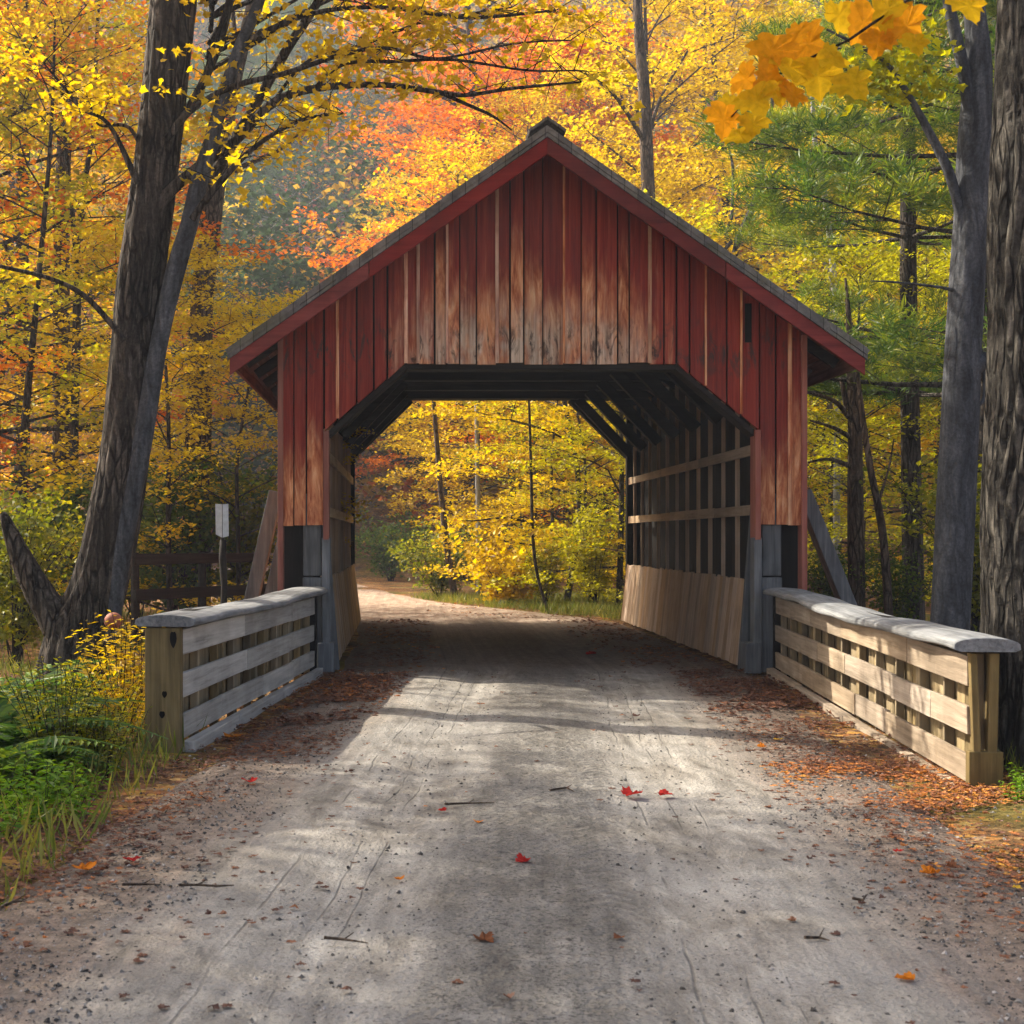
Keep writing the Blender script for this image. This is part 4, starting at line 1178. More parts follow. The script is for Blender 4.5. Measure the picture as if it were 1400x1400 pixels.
# --- right wood
for k, (kind, px, Y, s, rz, lf) in enumerate([
    ('mid_b', 1160, 20.5, 0.72, 0.5, 'lime'), ('mid_b', 1245, 22.5, 0.78, 2.1, 'lime'), ('mid_a', 1165, 27, 0.95, 0.9, 'lime'), ('mid_b', 1290, 25, 1.0, 2.9, 'lime'), ('mid_c', 1130, 28, 1.0, 4.4, 'yellow'), ('mid_a', 1260, 30, 1.1, 1.5, 'yellow'),
    ('mid_b', 1380, 26, 1.1, 0.2, 'gold'), ('tall_c', 1330, 40, 0.9, 3.8, 'lime'), ('tall_a', 1480, 36, 1.0, 5.9, 'yellow')]):
    plant(kind, px, Y, s, rz, lf, LAB_RIGHT, G_RIGHT)
# --- behind the roof
for k, (kind, px, Y, s, rz, lf) in enumerate([
    ('tall_a', 900, 33, 1.0, 0.5, 'yellow'), ('tall_b', 1010, 37, 1.0, 1.9, 'yellow'), ('tall_a', 1120, 43, 1.1, 5.0, 'lime'),
    ('tall_b', 960, 48, 1.15, 4.1, 'gold'), ('tall_c', 1080, 34, 0.95, 2.5, 'yellow')]):
    plant(kind, px, Y, s, rz, lf, LAB_BACK, G_BACK)
plant('tall_b', 640, 44, 1.45, 1.2, 'orange', 'orange maple glowing behind the left slope of the bridge roof')
plant('tall_c', 820, 43, 1.15, 3.4, 'orange', 'tall orange maple rising right of the bridge ridge among the golden trees')
plant('tall_a', 745, 44, 1.1, 2.8, 'orange', 'taller orange maple further back behind the bridge ridge')
plant('tall_b', 612, 48, 1.0, 0.6, 'orange', 'smaller orange red maple just above the left eave of the bridge')
plant('brush', 440, 70, 3.1, 0.6, 'plum', 'purple red brush of bare twigs above the left eave of the bridge')
plant('brush', 395, 76, 3.2, 2.6, 'plum', 'grey purple thicket of bare twigs behind the red brush', wood=BARK_PALE)
plant('bare', 345, 66, 1.35, 1.6, 'gold', 'pale bare tree in the blue gap between leaning trunk and roof', wood=BARK_PALE, name='bare_tree')
plant('bare', 415, 72, 1.5, 3.9, 'gold', 'second pale bare tree deeper in the blue gap, nearer the roof', wood=BARK_PALE, name='bare_tree')
# --- pines at the right
plant('pine_a', 1250, 19.5, 0.95, 0.4, None, 'green pine with layered boughs left of the grey trunk')
plant('pine_b', 1345, 17.5, 1.2, 2.0, None, 'green pine standing behind the grey forked trunk')
plant('pine_a', 1400, 34, 1.1, 3.0, None, 'tall green pine at the right edge behind the thick trunk')
plant('pine_a', 325, 84, 1.3, 1.1, None, 'dark pine deep in the blue gap left of the roof')
plant('pine_b', 420, 92, 1.9, 2.1, None, 'dark pine farthest back in the blue gap, nearest the roof')
plant('pine_a', 275, 80, 1.3, 4.1, None, 'dark pine just right of the leaning trunk in the hazy gap')
# --- shrubs each side
for px, Y, kind, s, lf, lab in (
    (20, 15.0, 'shrub_b', 0.75, 'olive', 'olive green shrub by the old fence at the left edge'),
    (250, 20, 'shrub_b', 1.0, 'green', 'dark green shrub behind the fence right of the leaning trunk'),
    (330, 21, 'shrub_b', 1.05, 'olive', 'green shrub with yellow tips against the left side of the bridge'),
    (100, 21, 'shrub_b', 1.0, 'green', 'broad green shrub behind the fence left of the leaning trunk'),
    (0, 20, 'shrub_a', 1.1, 'green', 'green shrub above the fence at the far left edge'),
    (185, 23, 'shrub_a', 1.2, 'olive', 'olive shrub hidden partly by the leaning trunk'),
    (1140, 18.5, 'shrub_b', 0.5, 'green', 'dark green shrub right of the grey buttress'),
    (1225, 17.5, 'shrub_b', 0.48, 'green', 'dark green shrub behind the middle of the right railing'),
    (1330, 17, 'shrub_b', 0.9, 'olive', 'olive brown shrub between the grey trunk and the thick trunk'),
    (1120, 15.2, 'shrub_c', 0.55, 'gold', 'small orange yellow bush between the portal and the right buttress'),
    (1345, 10.5, 'shrub_c', 0.45, 'yellow', 'low yellow sprig behind the near end of the right railing')):
    plant(kind, px, Y, s, px * 0.013, lf, lab)
# --- woods to the left, outside the picture, that shade the foreground
SH = 'tree at the left of the road shading it'
for kind, x, y, s, rz, lf in (('tall_a', -8.2, 8.6, 0.85, 0.2, 'yellow'), ('tall_c', -13, 10.6, 1.0, 1.3, 'gold'), ('tall_b', -17, 15.0, 1.0, 2.2, 'yellow'), ('tall_a', -9.5, 5.6, 0.7, 3.1, 'gold'),
                              ('tall_c', -17, 25.6, 1.0, 4.4, 'yellow'), ('thin', -11.5, 18.2, 1.0, 2.0, 'yellow')):
    plant(kind, VX, y, s, rz, lf, 'tall yellow tree of the roadside wood on the left, shading the gravel road', 'roadside trees on the left', dx=x)

# --- plain trunks that stand in front of the leaves
def trunk_tree(pts, Y, mat, label, extra=(), leaf=None, rr=1.0, name='tree', group=None, rings=70):
    """pts: (px, py, width px) from the ground up"""
    p = [P(a, b, Y) for a, b, w in pts]; r = [w * Y / F / 2 * rr for a, b, w in pts]
    g = p[0].copy(); g.z = float(ground_h(g.x, g.y))
    t = thing(name, label, 'tree', tuple(g), 0, group)
    p[0].z = min(p[0].z, g.z - 0.1)
    hero_part('trunk', t, p, r, mat, segs=20, rings=rings, ridges=9, amp=0.08, seed=int(pts[0][0]) & 255)
    if extra:
        m = MB(); cents = []
        for br in extra:
            q = spline([list(P(a, b, Y + dy) - Vector(t.location)) + [w * Y / F / 2] for a, b, w, dy in br], 12)
            m.tube([tuple(z[:3]) for z in q], [max(0.003, z[3]) for z in q], 6, cap=False)
            cents += [z[:3] for z in q[5:]]
        m.build('limb', mat, t, smooth=True)
        if leaf:
            rg = np.random.default_rng(int(pts[0][0]))
            cents = np.array(cents); cents = np.repeat(cents, 2, 0) + rg.normal(0, .22, (len(cents) * 2, 3))
            v, q, rn = sprays(cents, .35, .06, 14, .10, rg, .55)
            link('crown', np_mesh('crown', v, q, LEAF[leaf], rnd=rn), t)
    return t
trunk_tree([(84, 800, 30), (85, 620, 26), (84, 400, 23), (86, 250, 20), (90, 120, 18), (84, 0, 16), (86, -200, 13), (88, -420, 8)], 25, BARK_BROWN,
           'straight brown trunk among yellow leaves left of the leaning trunk', [[(90, 125, 10, 0), (70, 90, 7, -.3), (45, 40, 5, -.6), (30, -40, 3, -.8)], [(90, 130, 9, 0), (105, 60, 7, .2), (112, -20, 5, .3), (118, -120, 3, .4)]], 'yellow')
trunk_tree([(30, 780, 22), (30, 500, 20), (30, 300, 19), (33, 100, 17), (28, -100, 14), (30, -350, 7)], 29, BARK_DARK, 'dark trunk nearest the left edge, behind the brown trunk', [[(31, 150, 9, 0), (10, 60, 6, -.4), (-20, 0, 3, -.6)]], 'yellow')
trunk_tree([(98, 780, 9), (104, 400, 8), (112, 280, 7), (128, 170, 6), (132, 60, 5), (140, -80, 3)], 22.5, BARK_DARK, 'very thin dark sapling leaning beside the straight brown trunk')
trunk_tree([(268, 800, 40), (272, 560, 36), (276, 420, 32), (288, 300, 30), (300, 215, 26), (318, 120, 20), (342, 20, 16), (372, -120, 12), (400, -300, 6)], 21, BARK_BROWN,
           'brown trunk close behind the leaning trunk on its right', [[(296, 245, 10, 0), (330, 228, 7, -.2), (390, 200, 5, -.5), (430, 160, 4, -.8), (470, 156, 2, -1)], [(318, 130, 10, 0), (322, 70, 8, .2), (318, 0, 6, .3), (322, -80, 4, .4)]], 'gold')
trunk_tree([(900, 700, 22), (892, 400, 20), (886, 260, 18), (880, 120, 16), (872, 20, 13), (868, -150, 8)], 29, BARK_BROWN, 'brown trunk rising behind the right slope near the ridge',
           [[(885, 200, 8, 0), (840, 130, 5, -.5), (800, 100, 3, -1)], [(888, 180, 7, 0), (905, 130, 5, .3), (940, 70, 3, .6)]], 'yellow')
trunk_tree([(1172, 835, 22), (1170, 700, 22), (1168, 560, 18), (1162, 480, 12), (1160, 430, 7), (1156, 380, 3)], 17.5, BARK_BROWN, 'slim brown trunk with bare limbs just right of the bridge',
           [[(1168, 640, 7, 0), (1135, 628, 5, -.2), (1105, 632, 3, -.3)], [(1166, 600, 8, 0), (1140, 585, 5, -.2), (1108, 575, 3, -.4)], [(1160, 570, 8, 0), (1140, 548, 6, -.2), (1100, 535, 4, -.4)], [(1158, 560, 8, 0), (1145, 500, 6, .1), (1120, 470, 4, .1)]])
trunk_tree([(1218, 850, 12), (1208, 740, 11), (1190, 640, 9), (1178, 560, 7), (1170, 480, 4)], 16.5, BARK_BROWN, 'thin crooked sapling between slim trunk and grey trunk',
           [[(1200, 690, 5, 0), (1215, 640, 3, .1), (1222, 600, 2, .1)]])
trunk_tree([(655, 820, 7), (654, 700, 7), (652, 600, 6), (650, 450, 4)], 33, BARK_PALE, 'pale slender trunk seen through the bridge in the dark of the wood')
trunk_tree([(624, 830, 10), (610, 740, 9), (600, 640, 7), (588, 480, 4)], 31, BARK_BROWN, 'leaning brown trunk seen through the bridge behind the olive bush')
trunk_tree([(760, 862, 4), (738, 800, 4), (729, 740, 4.5), (726, 640, 4), (722, 500, 3)], 25.0, BARK_DARK, 'thin dark bent sapling seen through the middle of the bridge',
           [[(727, 715, 4, 0), (690, 708, 3, -.2), (650, 712, 2, -.4), (632, 712, 1, -.5)], [(728, 745, 3, 0), (705, 742, 2, -.2), (690, 740, 1, -.3)]], 'yellow', rings=50)
trunk_tree([(1010, 600, 10), (1000, 400, 9), (1030, 280, 8), (1048, 200, 6), (1060, 100, 4)], 26, BARK_DARK, 'dark sapling with spread limbs above the right roof slope',
           [[(1000, 330, 6, 0), (960, 380, 4, -.2)], [(1005, 330, 6, 0), (1040, 260, 5, .3), (1075, 220, 3, .6)], [(1000, 300, 5, 0), (1002, 230, 4, .3), (990, 180, 2, .6)]])
trunk_tree([(1142, 800, 10), (1145, 500, 9), (1140, 380, 9), (1128, 270, 8), (1115, 200, 7), (1110, 120, 5)], 25, BARK_PALE, 'pale crooked birch between the roof end and the pines',
           [[(1142, 400, 5, 0), (1120, 350, 4, -.3), (1060, 320, 2, -.6)]])

# --- the big leaning tree
lt0 = P(95, 960, 12.0); lt0.z = 0
lt = thing('leaning_tree', 'big dark furrowed leaning tree with a forked foot left of the bridge', 'tree', tuple(lt0))
def hero(path, Y):
    return [P(a, b, Y + (d[0] if d else 0)) for a, b, w, *d in path], [w * Y / F / 2 for a, b, w, *d in path]
tp, trd = hero([(90, 985, 118), (95, 930, 92), (108, 870, 84), (136, 800, 76), (158, 700, 70), (173, 600, 66), (181, 500, 64), (190, 400, 64), (203, 300, 61), (216, 200, 58), (227, 100, 58), (237, 0, 60), (252, -150, 52), (272, -350, 38), (285, -600, 18)], 12)
hero_part('trunk', lt, tp, trd, BARK_DARK, segs=56, rings=220, ridges=13, amp=0.14, twist=1.2, seed=3, lump=0.06)
limbs = [
    ([(95, 880, 56), (72, 840, 46), (48, 800, 38), (26, 755, 30), (8, 712, 16), (4, 700, 6)], 12, BARK_DARK),
    ([(150, 880, 20), (166, 760, 26), (186, 650, 27), (203, 555, 27), (219, 460, 25), (240, 370, 26), (258, 310, 24), (272, 250, 24), (290, 190, 20), (306, 130, 18), (330, 60, 16), (358, -10, 14), (380, -120, 9)], 11.85, BARK_GREY),
    ([(212, 285, 24), (236, 258, 17), (275, 226, 15), (322, 192, 14), (372, 142, 12), (430, 121, 10), (520, 116, 8), (605, 127, 7, -.1), (640, 130, 5.5, -.2), (700, 121, 5, -.3), (795, 112, 2.5, -.4)], 11.9, BARK_DARK),
    ([(222, 190, 16), (250, 160, 12), (284, 100, 11), (306, 40, 10), (322, -40, 9), (335, -150, 5)], 11.95, BARK_DARK),
    ([(228, 190, 13), (262, 150, 9), (320, 118, 8), (390, 100, 7), (470, 74, 6), (530, 66, 5), (600, 80, 4), (700, 60, 3), (780, 55, 2)], 11.8, BARK_DARK),
    ([(262, 300, 16), (300, 226, 15), (345, 150, 15), (392, 68, 14), (430, 10, 12), (470, -60, 9), (520, -140, 5)], 12.3, BARK_DARK),
    ([(262, 300, 10), (300, 250, 9), (350, 200, 7), (410, 165, 5), (470, 155, 2)], 11.6, BARK_DARK),
    ([(188, 250, 9), (150, 172, 6), (112, 148, 5), (86, 118, 4), (58, 84, 2)], 11.8, BARK_DARK),
    ([(170, 465, 11), (148, 438, 8), (112, 402, 7), (66, 380, 6), (0, 364, 5), (-60, 350, 3)], 11.7, BARK_DARK),
    ([(206, 235, 6), (178, 176, 5), (140, 172, 4), (130, 165, 2)], 11.9, BARK_DARK),
    ([(600, 126, 6), (632, 140, 5), (672, 158, 4), (700, 178, 2)], 11.8, BARK_DARK),
    ([(430, 121, 6), (470, 88, 5), (540, 84, 5), (620, 82, 4), (720, 96, 3), (790, 96, 2)], 11.9, BARK_DARK),
    ([(372, 142, 5), (420, 84, 4), (500, 60, 4), (580, 30, 3), (700, 10, 2)], 12.0, BARK_DARK),
    ([(330, 60, 9), (420, 20, 7), (520, 10, 6), (640, 24, 5), (760, 14, 3)], 11.85, BARK_DARK),
]
lp = []
for path, Y, mt in limbs:
    pp, rr_ = hero(path, Y)
    hero_part('limb', lt, pp, rr_, mt, segs=12, rings=60, ridges=5, amp=0.10, seed=len(lp), lump=0.07)
    pts = spline([list(q) for q in pp], 40)
    lp.append(pts)
rg = np.random.default_rng(77)
m = MB(); cents = []
for idx in (2, 4, 5, 6, 7, 11, 12, 13, 3):
    pts = lp[idx]
    for k in range(10, 40, 1):
        for _ in range(2):
            a = pts[k]
            d = rg.normal(0, 1, 3); d[2] = d[2] * 0.35 + 0.12; d /= np.linalg.norm(d)
            l = rg.uniform(0.15, 0.6)
            b = a + d * l * .5 + np.array([0, 0, .03]); e = a + d * l + rg.normal(0, .05, 3)
            if rg.random() < 0.5: twig_along(m, [tuple(Vector(a) - lt0), tuple(Vector(b) - lt0), tuple(Vector(e) - lt0)], .0055, .002, 3)
            if rg.random() < 0.42: cents.append(e - np.array(lt0))
v1 = lobed(np.array(cents), .19, .04, 10, .066, rg)
# upper crown, above the frame: dapples the road
cents2 = []
for _ in range(330):
    a = rg.uniform(0, 6.28); rr_ = 4.2 * math.sqrt(rg.random())
    z = rg.uniform(6.6, 11.0)
    sc = 1 - abs(z - 8.3) / 4.5
    c = np.array([-0.6 + rr_ * math.cos(a) * sc, 12.4 + rr_ * math.sin(a) * sc, z])
    cents2.append(c - np.array(lt0))
    if rg.random() < .35:
        o = np.array([-1.75 + .12 * (z - 6), 12.0, z - 1.4])
        twig_along(m, [tuple(o - np.array(lt0)), tuple((o + c) / 2 - np.array(lt0) + np.array([0, 0, .3])), tuple(c - np.array(lt0))], .022, .006, 4)
v2 = lobed(np.array(cents2), .5, .1, 24, .10, rg)
vv = np.concatenate([v1[0], v2[0]]); qq = np.concatenate([v1[1], v2[1] + len(v1[0])]); rr2 = np.concatenate([v1[2], v2[2]])
m.build('twigs', TWIG, lt)
link('crown', np_mesh('crown', vv, qq, LEAF['yellow'], rnd=rr2), lt)

# --- grey forked tree at the right
gt0 = P(1296, 950, 12.0); gt0.z = 0
gt = thing('forked_tree', 'smooth grey forked tree behind the right railing', 'tree', tuple(gt0))
pp, rr_ = hero([(1290, 975, 70), (1294, 920, 56), (1299, 850, 52), (1306, 700, 50), (1314, 540, 48), (1321, 400, 46), (1328, 280, 45), (1333, 180, 44), (1338, 90, 36), (1332, 10, 28), (1322, -120, 22), (1312, -350, 12)], 12)
hero_part('trunk', gt, pp, rr_, BARK_GREY, segs=40, rings=160, ridges=7, amp=0.05, seed=8, lump=0.04)
for path in ([(1335, 300, 22), (1352, 240, 17), (1366, 180, 15), (1376, 120, 14), (1384, 40, 12), (1392, -80, 8)],
             [(1320, 330, 18), (1310, 280, 14), (1296, 232, 13), (1270, 180, 11), (1242, 130, 9), (1212, 86, 7), (1180, 66, 5), (1130, 40, 3)],
             [(1330, 170, 20), (1316, 90, 17), (1300, 20, 15), (1285, -60, 11), (1270, -160, 6)],
             [(1326, 508, 26), (1338, 497, 23), (1350, 489, 20), (1353, 487, 12)],
             [(1312, 560, 8), (1345, 545, 5), (1340, 470, 4), (1332, 455, 2)],
             [(1318, 400, 6), (1280, 392, 4), (1225, 386, 3), (1190, 384, 1.5)]):
    p_, r_ = hero(path, 11.95)
    hero_part('limb', gt, p_, r_, BARK_GREY, segs=14, rings=50, ridges=5, amp=.06, seed=int(path[0][0]), lump=.05)
cents = []
rg = np.random.default_rng(5)
for _ in range(150):
    a = rg.uniform(0, 6.28); r0 = 3.2 * math.sqrt(rg.random()); z = rg.uniform(6.8, 11.5)
    cents.append(np.array([4.6 + r0 * math.cos(a), 12 + r0 * math.sin(a), z]) - np.array(gt0))
for _ in range(16):
    cents.append(np.array(P(rg.uniform(1190, 1270), rg.uniform(60, 130), 11.9)) + rg.normal(0, .1, 3) - np.array(gt0))
v, q, r = lobed(np.array(cents), .40, .1, 24, .085, rg)
link('crown', np_mesh('crown', v, q, LEAF['lime'], rnd=r), gt)

# --- thick trunk at the right edge
kt0 = P(1424, 1080, 8.2); kt0.z = 0
kt = thing('thick_tree', 'thick old tree with deeply ridged bark at the right edge of the picture', 'tree', tuple(kt0))
pp, rr_ = hero([(1428, 1120, 190), (1426, 1040, 165), (1422, 940, 150), (1420, 800, 146), (1418, 700, 142), (1423, 560, 138), (1425, 440, 132), (1422, 300, 126), (1427, 150, 122), (1430, 0, 118), (1436, -300, 105), (1440, -700, 80), (1444, -1200, 30)], 8.2)
hero_part('trunk', kt, pp, rr_, BARK_RIDGED, segs=96, rings=320, ridges=26, amp=0.13, twist=0.5, seed=4, lump=0.035)

# ------------------------------------------------------------------ far wooded hillside (one mass)
def far_wood():
    rg = np.random.default_rng(99)
    C, Ls, cols = [], [], []
    pal = np.array([(0.50, 0.30, 0.03), (0.52, 0.21, 0.025), (0.40, 0.33, 0.04), (0.10, 0.13, 0.04), (0.045, 0.075, 0.03), (0.50, 0.15, 0.025), (0.60, 0.40, 0.03)])
    n = 900
    for i in range(n):
        Y = rg.uniform(50, 175) ** 1.0
        px = rg.uniform(-250, 1650)
        x = X(px, Y)
        g = float(ground_h(x, Y))
        dark = 0.75 if 200 < px < 520 else 0.12
        w = np.array([1 - dark, .8 * (1 - dark), 1 - dark, 1.2 * dark, 3.0 * dark, .4 * (1 - dark), 1 - dark]); w /= w.sum()
        base = pal[rg.choice(7, p=w)] * rg.uniform(.75, 1.15)
        H = rg.uniform(8, 15); Rr = rg.uniform(2.2, 4.0)
        k = int(560 if Y < 110 else 300)
        a = rg.uniform(0, 6.28, k); u = rg.random(k)
        rad = Rr * np.sqrt(rg.random(k)) * np.sin(np.pi * np.clip(u * .85 + .12, 0, 1)) ** .7
        c = np.stack([x + rad * np.cos(a), Y + rad * np.sin(a), g + 1.2 + H * u], -1)
        # tie the leaves to a few boughs so that the crown is lumpy
        cen = c[rg.integers(0, k, 22)]
        c = cen[rg.integers(0, 22, k)] + rg.normal(0, 1, (k, 3)) * np.array([.75, .75, .34])
        C.append(c); Ls.append(rg.uniform(.2, .45, k) * (1 if Y < 110 else 1.5)); cols.append(base[None, :] * rg.uniform(.7, 1.25, (k, 1)))
    C = np.concatenate(C); Ls = np.concatenate(Ls); cols = np.concatenate(cols)
    nr = np.stack([rg.normal(0, .6, len(C)), rg.normal(0, .6, len(C)), np.ones(len(C))], -1)
    v, q, r = leaf_quads(C, nr, Ls, Ls * .75, rg)
    M = Mat('far_leaves')
    col = M.attr('col', False)
    d = M.n('BsdfDiffuse', {'Color': col}).outputs[0]; t = M.n('BsdfTranslucent', {'Color': col}).outputs[0]
    M.nt.links.new(M.n('MixShader', {0: .45, 1: d, 2: t}).outputs[0], M.out.inputs[0])
    return stuff(link('far_wood', np_mesh('far_wood', v, q, M.m, col=np.repeat(cols, 4, 0))))
far_wood()

# ------------------------------------------------------------------ near plants
def fern_mesh(seed, nf, ln, leafL):
    rg = np.random.default_rng(seed)
    cs, ns, ts, Ls = [], [], [], []
    m = MB()
    for i in range(nf):
        az = i * 2.399 + rg.normal(0, .2); l = ln * rg.uniform(.7, 1.15); rise = rg.uniform(.5, .95)
        d = np.array([math.cos(az), math.sin(az), 0]); sd_ = np.array([-math.sin(az), math.cos(az), 0])
        pts = [d * l * t * (.55 + .45 * t) + np.array([0, 0, l * (rise * t - .62 * t * t)]) for t in np.linspace(0, 1, 9)]
        twig_along(m, [tuple(p) for p in pts], .006, .002, 3)
        for j in range(24):
            t = .16 + .84 * j / 24
            q = t * 8; k = min(int(q), 7); a0 = pts[k] + (pts[k + 1] - pts[k]) * (q - k)
            ax = pts[k + 1] - pts[k]; ax /= np.linalg.norm(ax)
            wl = leafL * math.sin(math.pi * min(1, .22 + .78 * t)) + .02
            for s in (-1, 1):
                td = sd_ * s * .9 + ax * .45 + np.array([0, 0, -.12]); td /= np.linalg.norm(td)
                cs.append(a0 + td * wl * .5); ts.append(td); ns.append(np.cross(ax, sd_) * 1.0 + rg.normal(0, .15, 3)); Ls.append(wl)
    cs, ns, ts, Ls = map(np.array, (cs, ns, ts, Ls))
    v, q, r = leaf_quads(cs, ns, Ls, Ls * .26, rg, tdir=ts, fold=.05)
    return m.mesh('stalks', LEAF['fern']), np_mesh('fronds', v, q, LEAF['fern'], rnd=r)
def weed_mesh(seed, nst, H, L, matl):
    rg = np.random.default_rng(seed)
    m = MB(); cs, ns, ts, Ls = [], [], [], []
    for i in range(nst):
        az = rg.uniform(0, 6.28); sp = rg.uniform(.02, .24); h = H * rg.uniform(.6, 1.1)
        b0 = np.array([math.cos(az) * sp * .5, math.sin(az) * sp * .5, -.03]); tip = np.array([math.cos(az) * sp * 1.6, math.sin(az) * sp * 1.6, h])
        pts = [b0 + (tip - b0) * t + np.array([math.cos(az), math.sin(az), 0]) * .08 * t * t for t in np.linspace(0, 1, 6)]
        twig_along(m, [tuple(p) for p in pts], .005, .002, 3)
        for j in range(20):
            t = .15 + .85 * j / 20
            q = t * 5; k = min(int(q), 4); a0 = pts[k] + (pts[k + 1] - pts[k]) * (q - k)
            aa = j * 2.4 + rg.normal(0, .3)
            td = np.array([math.cos(aa), math.sin(aa), .35 + rg.normal(0, .2)]); td /= np.linalg.norm(td)
            l = L * (1.1 - .6 * t) * rg.uniform(.7, 1.2)
            cs.append(a0 + td * l * .55); ts.append(td); Ls.append(l); ns.append(np.array([0, 0, 1.0]) + rg.normal(0, .3, 3))
    cs, ns, ts, Ls = map(np.array, (cs, ns, ts, Ls))
    v, q, r = leaf_quads(cs, ns, Ls, Ls * .34, rg, tdir=ts)
    return m.mesh('stems', TWIG), np_mesh('leaves', v, q, LEAF[matl], rnd=r)
ferns = [fern_mesh(61, 11, .62, .13), fern_mesh(62, 9, .48, .11), fern_mesh(63, 13, .75, .15)]
weeds = [weed_mesh(71, 9, .75, .12, 'lime'), weed_mesh(72, 6, .42, .15, 'fern'), weed_mesh(73, 10, .55, .09, 'olive')]
def place(pair, names, nm, cat, lab, grp, px, Y, s, rz, leaf=None):
    x = X(px, Y)
    t = thing(nm, lab, cat, (x, Y, float(ground_h(x, Y))), rz, grp); t.scale = (s, s, s)
    link(names[0], pair[0], t); l = link(names[1], pair[1], t)
    if leaf: l.material_slots[0].link = 'OBJECT'; l.material_slots[0].material = LEAF[leaf]
    return t
FERN_L = 'green fern in the undergrowth at the left edge of the road'
fern_spots = [(20, 7.9, 1.0), (55, 8.4, .9), (5, 8.5, 1.3), (-30, 9.4, 1.45), (45, 9.9, 1.2), (0, 10.6, 1.5), (70, 10.6, 1.0), (25, 11.4, 1.45), (-40, 7.6, 1.1), (-20, 8.2, 1.3), (95, 9.4, .7)]
for k, (px, Y, s) in enumerate(fern_spots):
    place(ferns[k % 3], ('stalks', 'fronds'), 'fern', 'fern', FERN_L, 'ferns at the left of the road', px, Y, s, k * 1.7)
for k, (px, Y, s) in enumerate([(178, 10.2, 1.0), (150, 10.6, .85), (190, 9.6, .9), (165, 9.9, .95), (196, 10.4, 1.05), (172, 9.3, .6)]):
    place(weeds[0], ('stems', 'leaves'), 'weed_plant', 'plant', 'bright yellow leafy weed clumped beside the left end post', 'yellow weeds by the left end post', px, Y, s, k * 2.1, 'yellow')
for k, (px, Y, s) in enumerate([(100, 9.0, .9), (130, 8.6, .8), (70, 8.2, .9), (150, 9.1, .8), (120, 9.8, 1.0), (90, 7.9, .8), (170, 8.7, .55), (60, 9.1, 1.0), (140, 7.9, .5),
                                (110, 8.3, .8), (85, 8.7, .9), (145, 8.4, .6)]):
    place(weeds[(2, 2, 0)[k % 3]], ('stems', 'leaves'), 'weed_plant', 'plant', 'olive yellow weed in the middle of the left verge between ferns and end post', 'olive weeds of the left verge', px, Y, s, k * 1.3, ('olive', 'lime', 'olive')[k % 3])
for k, (px, Y, s) in enumerate([(30, 7.2, .7), (90, 7.2, .6), (60, 6.8, .7), (5, 6.8, .7), (120, 7.4, .45), (0, 6.3, .5), (100, 6.8, .4), (45, 6.6, .45)]):
    place(weeds[1], ('stems', 'leaves'), 'weed_plant', 'plant', 'bright green leafy weed in the lowest left corner of the verge', 'bright green weeds at the road edge', px, Y, s, k * 1.9, 'spring')
for k, (px, Y, s) in enumerate([(1392, 7.1, .30), (1405, 7.35, .35)]):
    place(weeds[1], ('stems', 'leaves'), 'weed_plant', 'plant', 'little green weed at the foot of the thick tree', 'green weeds by the thick tree', px, Y, s, k * 1.3, 'spring')

# grass: thin blades
def grass():
    rg = np.random.default_rng(55)
    pts = []
    def area(n, x0, x1, y0, y1, keep=None):
        x = rg.uniform(x0, x1, n); y = rg.uniform(y0, y1, n)
        k = np.ones(n, bool) if keep is None else keep(x, y)
        pts.append(np.stack([x[k], y[k]], -1))
    cx = lambda y: 0.29 + 0.1035 * (np.minimum(y, 14) - 3.9)
    noise = lambda x, y: np.sin(x * 3.1 + 1.7 * np.sin(y * 2.3)) * np.sin(y * 2.7 + x) > -0.35
    area(9000, -6, -1.35, 5.0, 13.5, lambda x, y: (x < cx(y) - 1.72 - (y > 8.6) * .25 - .12 * np.sin(y * 5)) & noise(x, y))
    area(3500, 3.15, 4.6, 6.0, 8.6, lambda x, y: (x > 3.32) & noise(x, y))
    area(26000, -0.5, 7, 22.8, 32, lambda x, y: (x > road_interp(y)[0] + road_interp(y)[1] - .15 + .2 * np.sin(y * 3)))
    area(9000, -9, -1.7, 13.5, 24, noise)
    area(6000, 4.2, 9, 9, 22, noise)
    p = np.concatenate(pts)
    n = len(p)
    l = rg.uniform(.07, .26, n)
    z = ground_h(p[:, 0], p[:, 1])
    t = np.stack([rg.normal(0, .38, n), rg.normal(0, .38, n), np.ones(n)], -1)
    t /= np.linalg.norm(t, axis=1, keepdims=True)
    c = np.stack([p[:, 0], p[:, 1], z], -1) + t * l[:, None] * .48
    nr = np.cross(t, rg.normal(0, 1, (n, 3)))
    v, q, r = leaf_quads(c, nr, l, np.full(n, .010) * rg.uniform(.6, 1.6, n), rg, fold=0, tdir=t)
    m_ = leaf_mat('grass_blades', [(0, (0.05, 0.07, 0.015)), (.4, (0.11, 0.15, 0.022)), (.8, (0.26, 0.24, 0.04)), (1, (0.45, 0.36, 0.08))], .35)
    stuff(link('grass', np_mesh('grass', v, q, m_, rnd=r)))
grass()

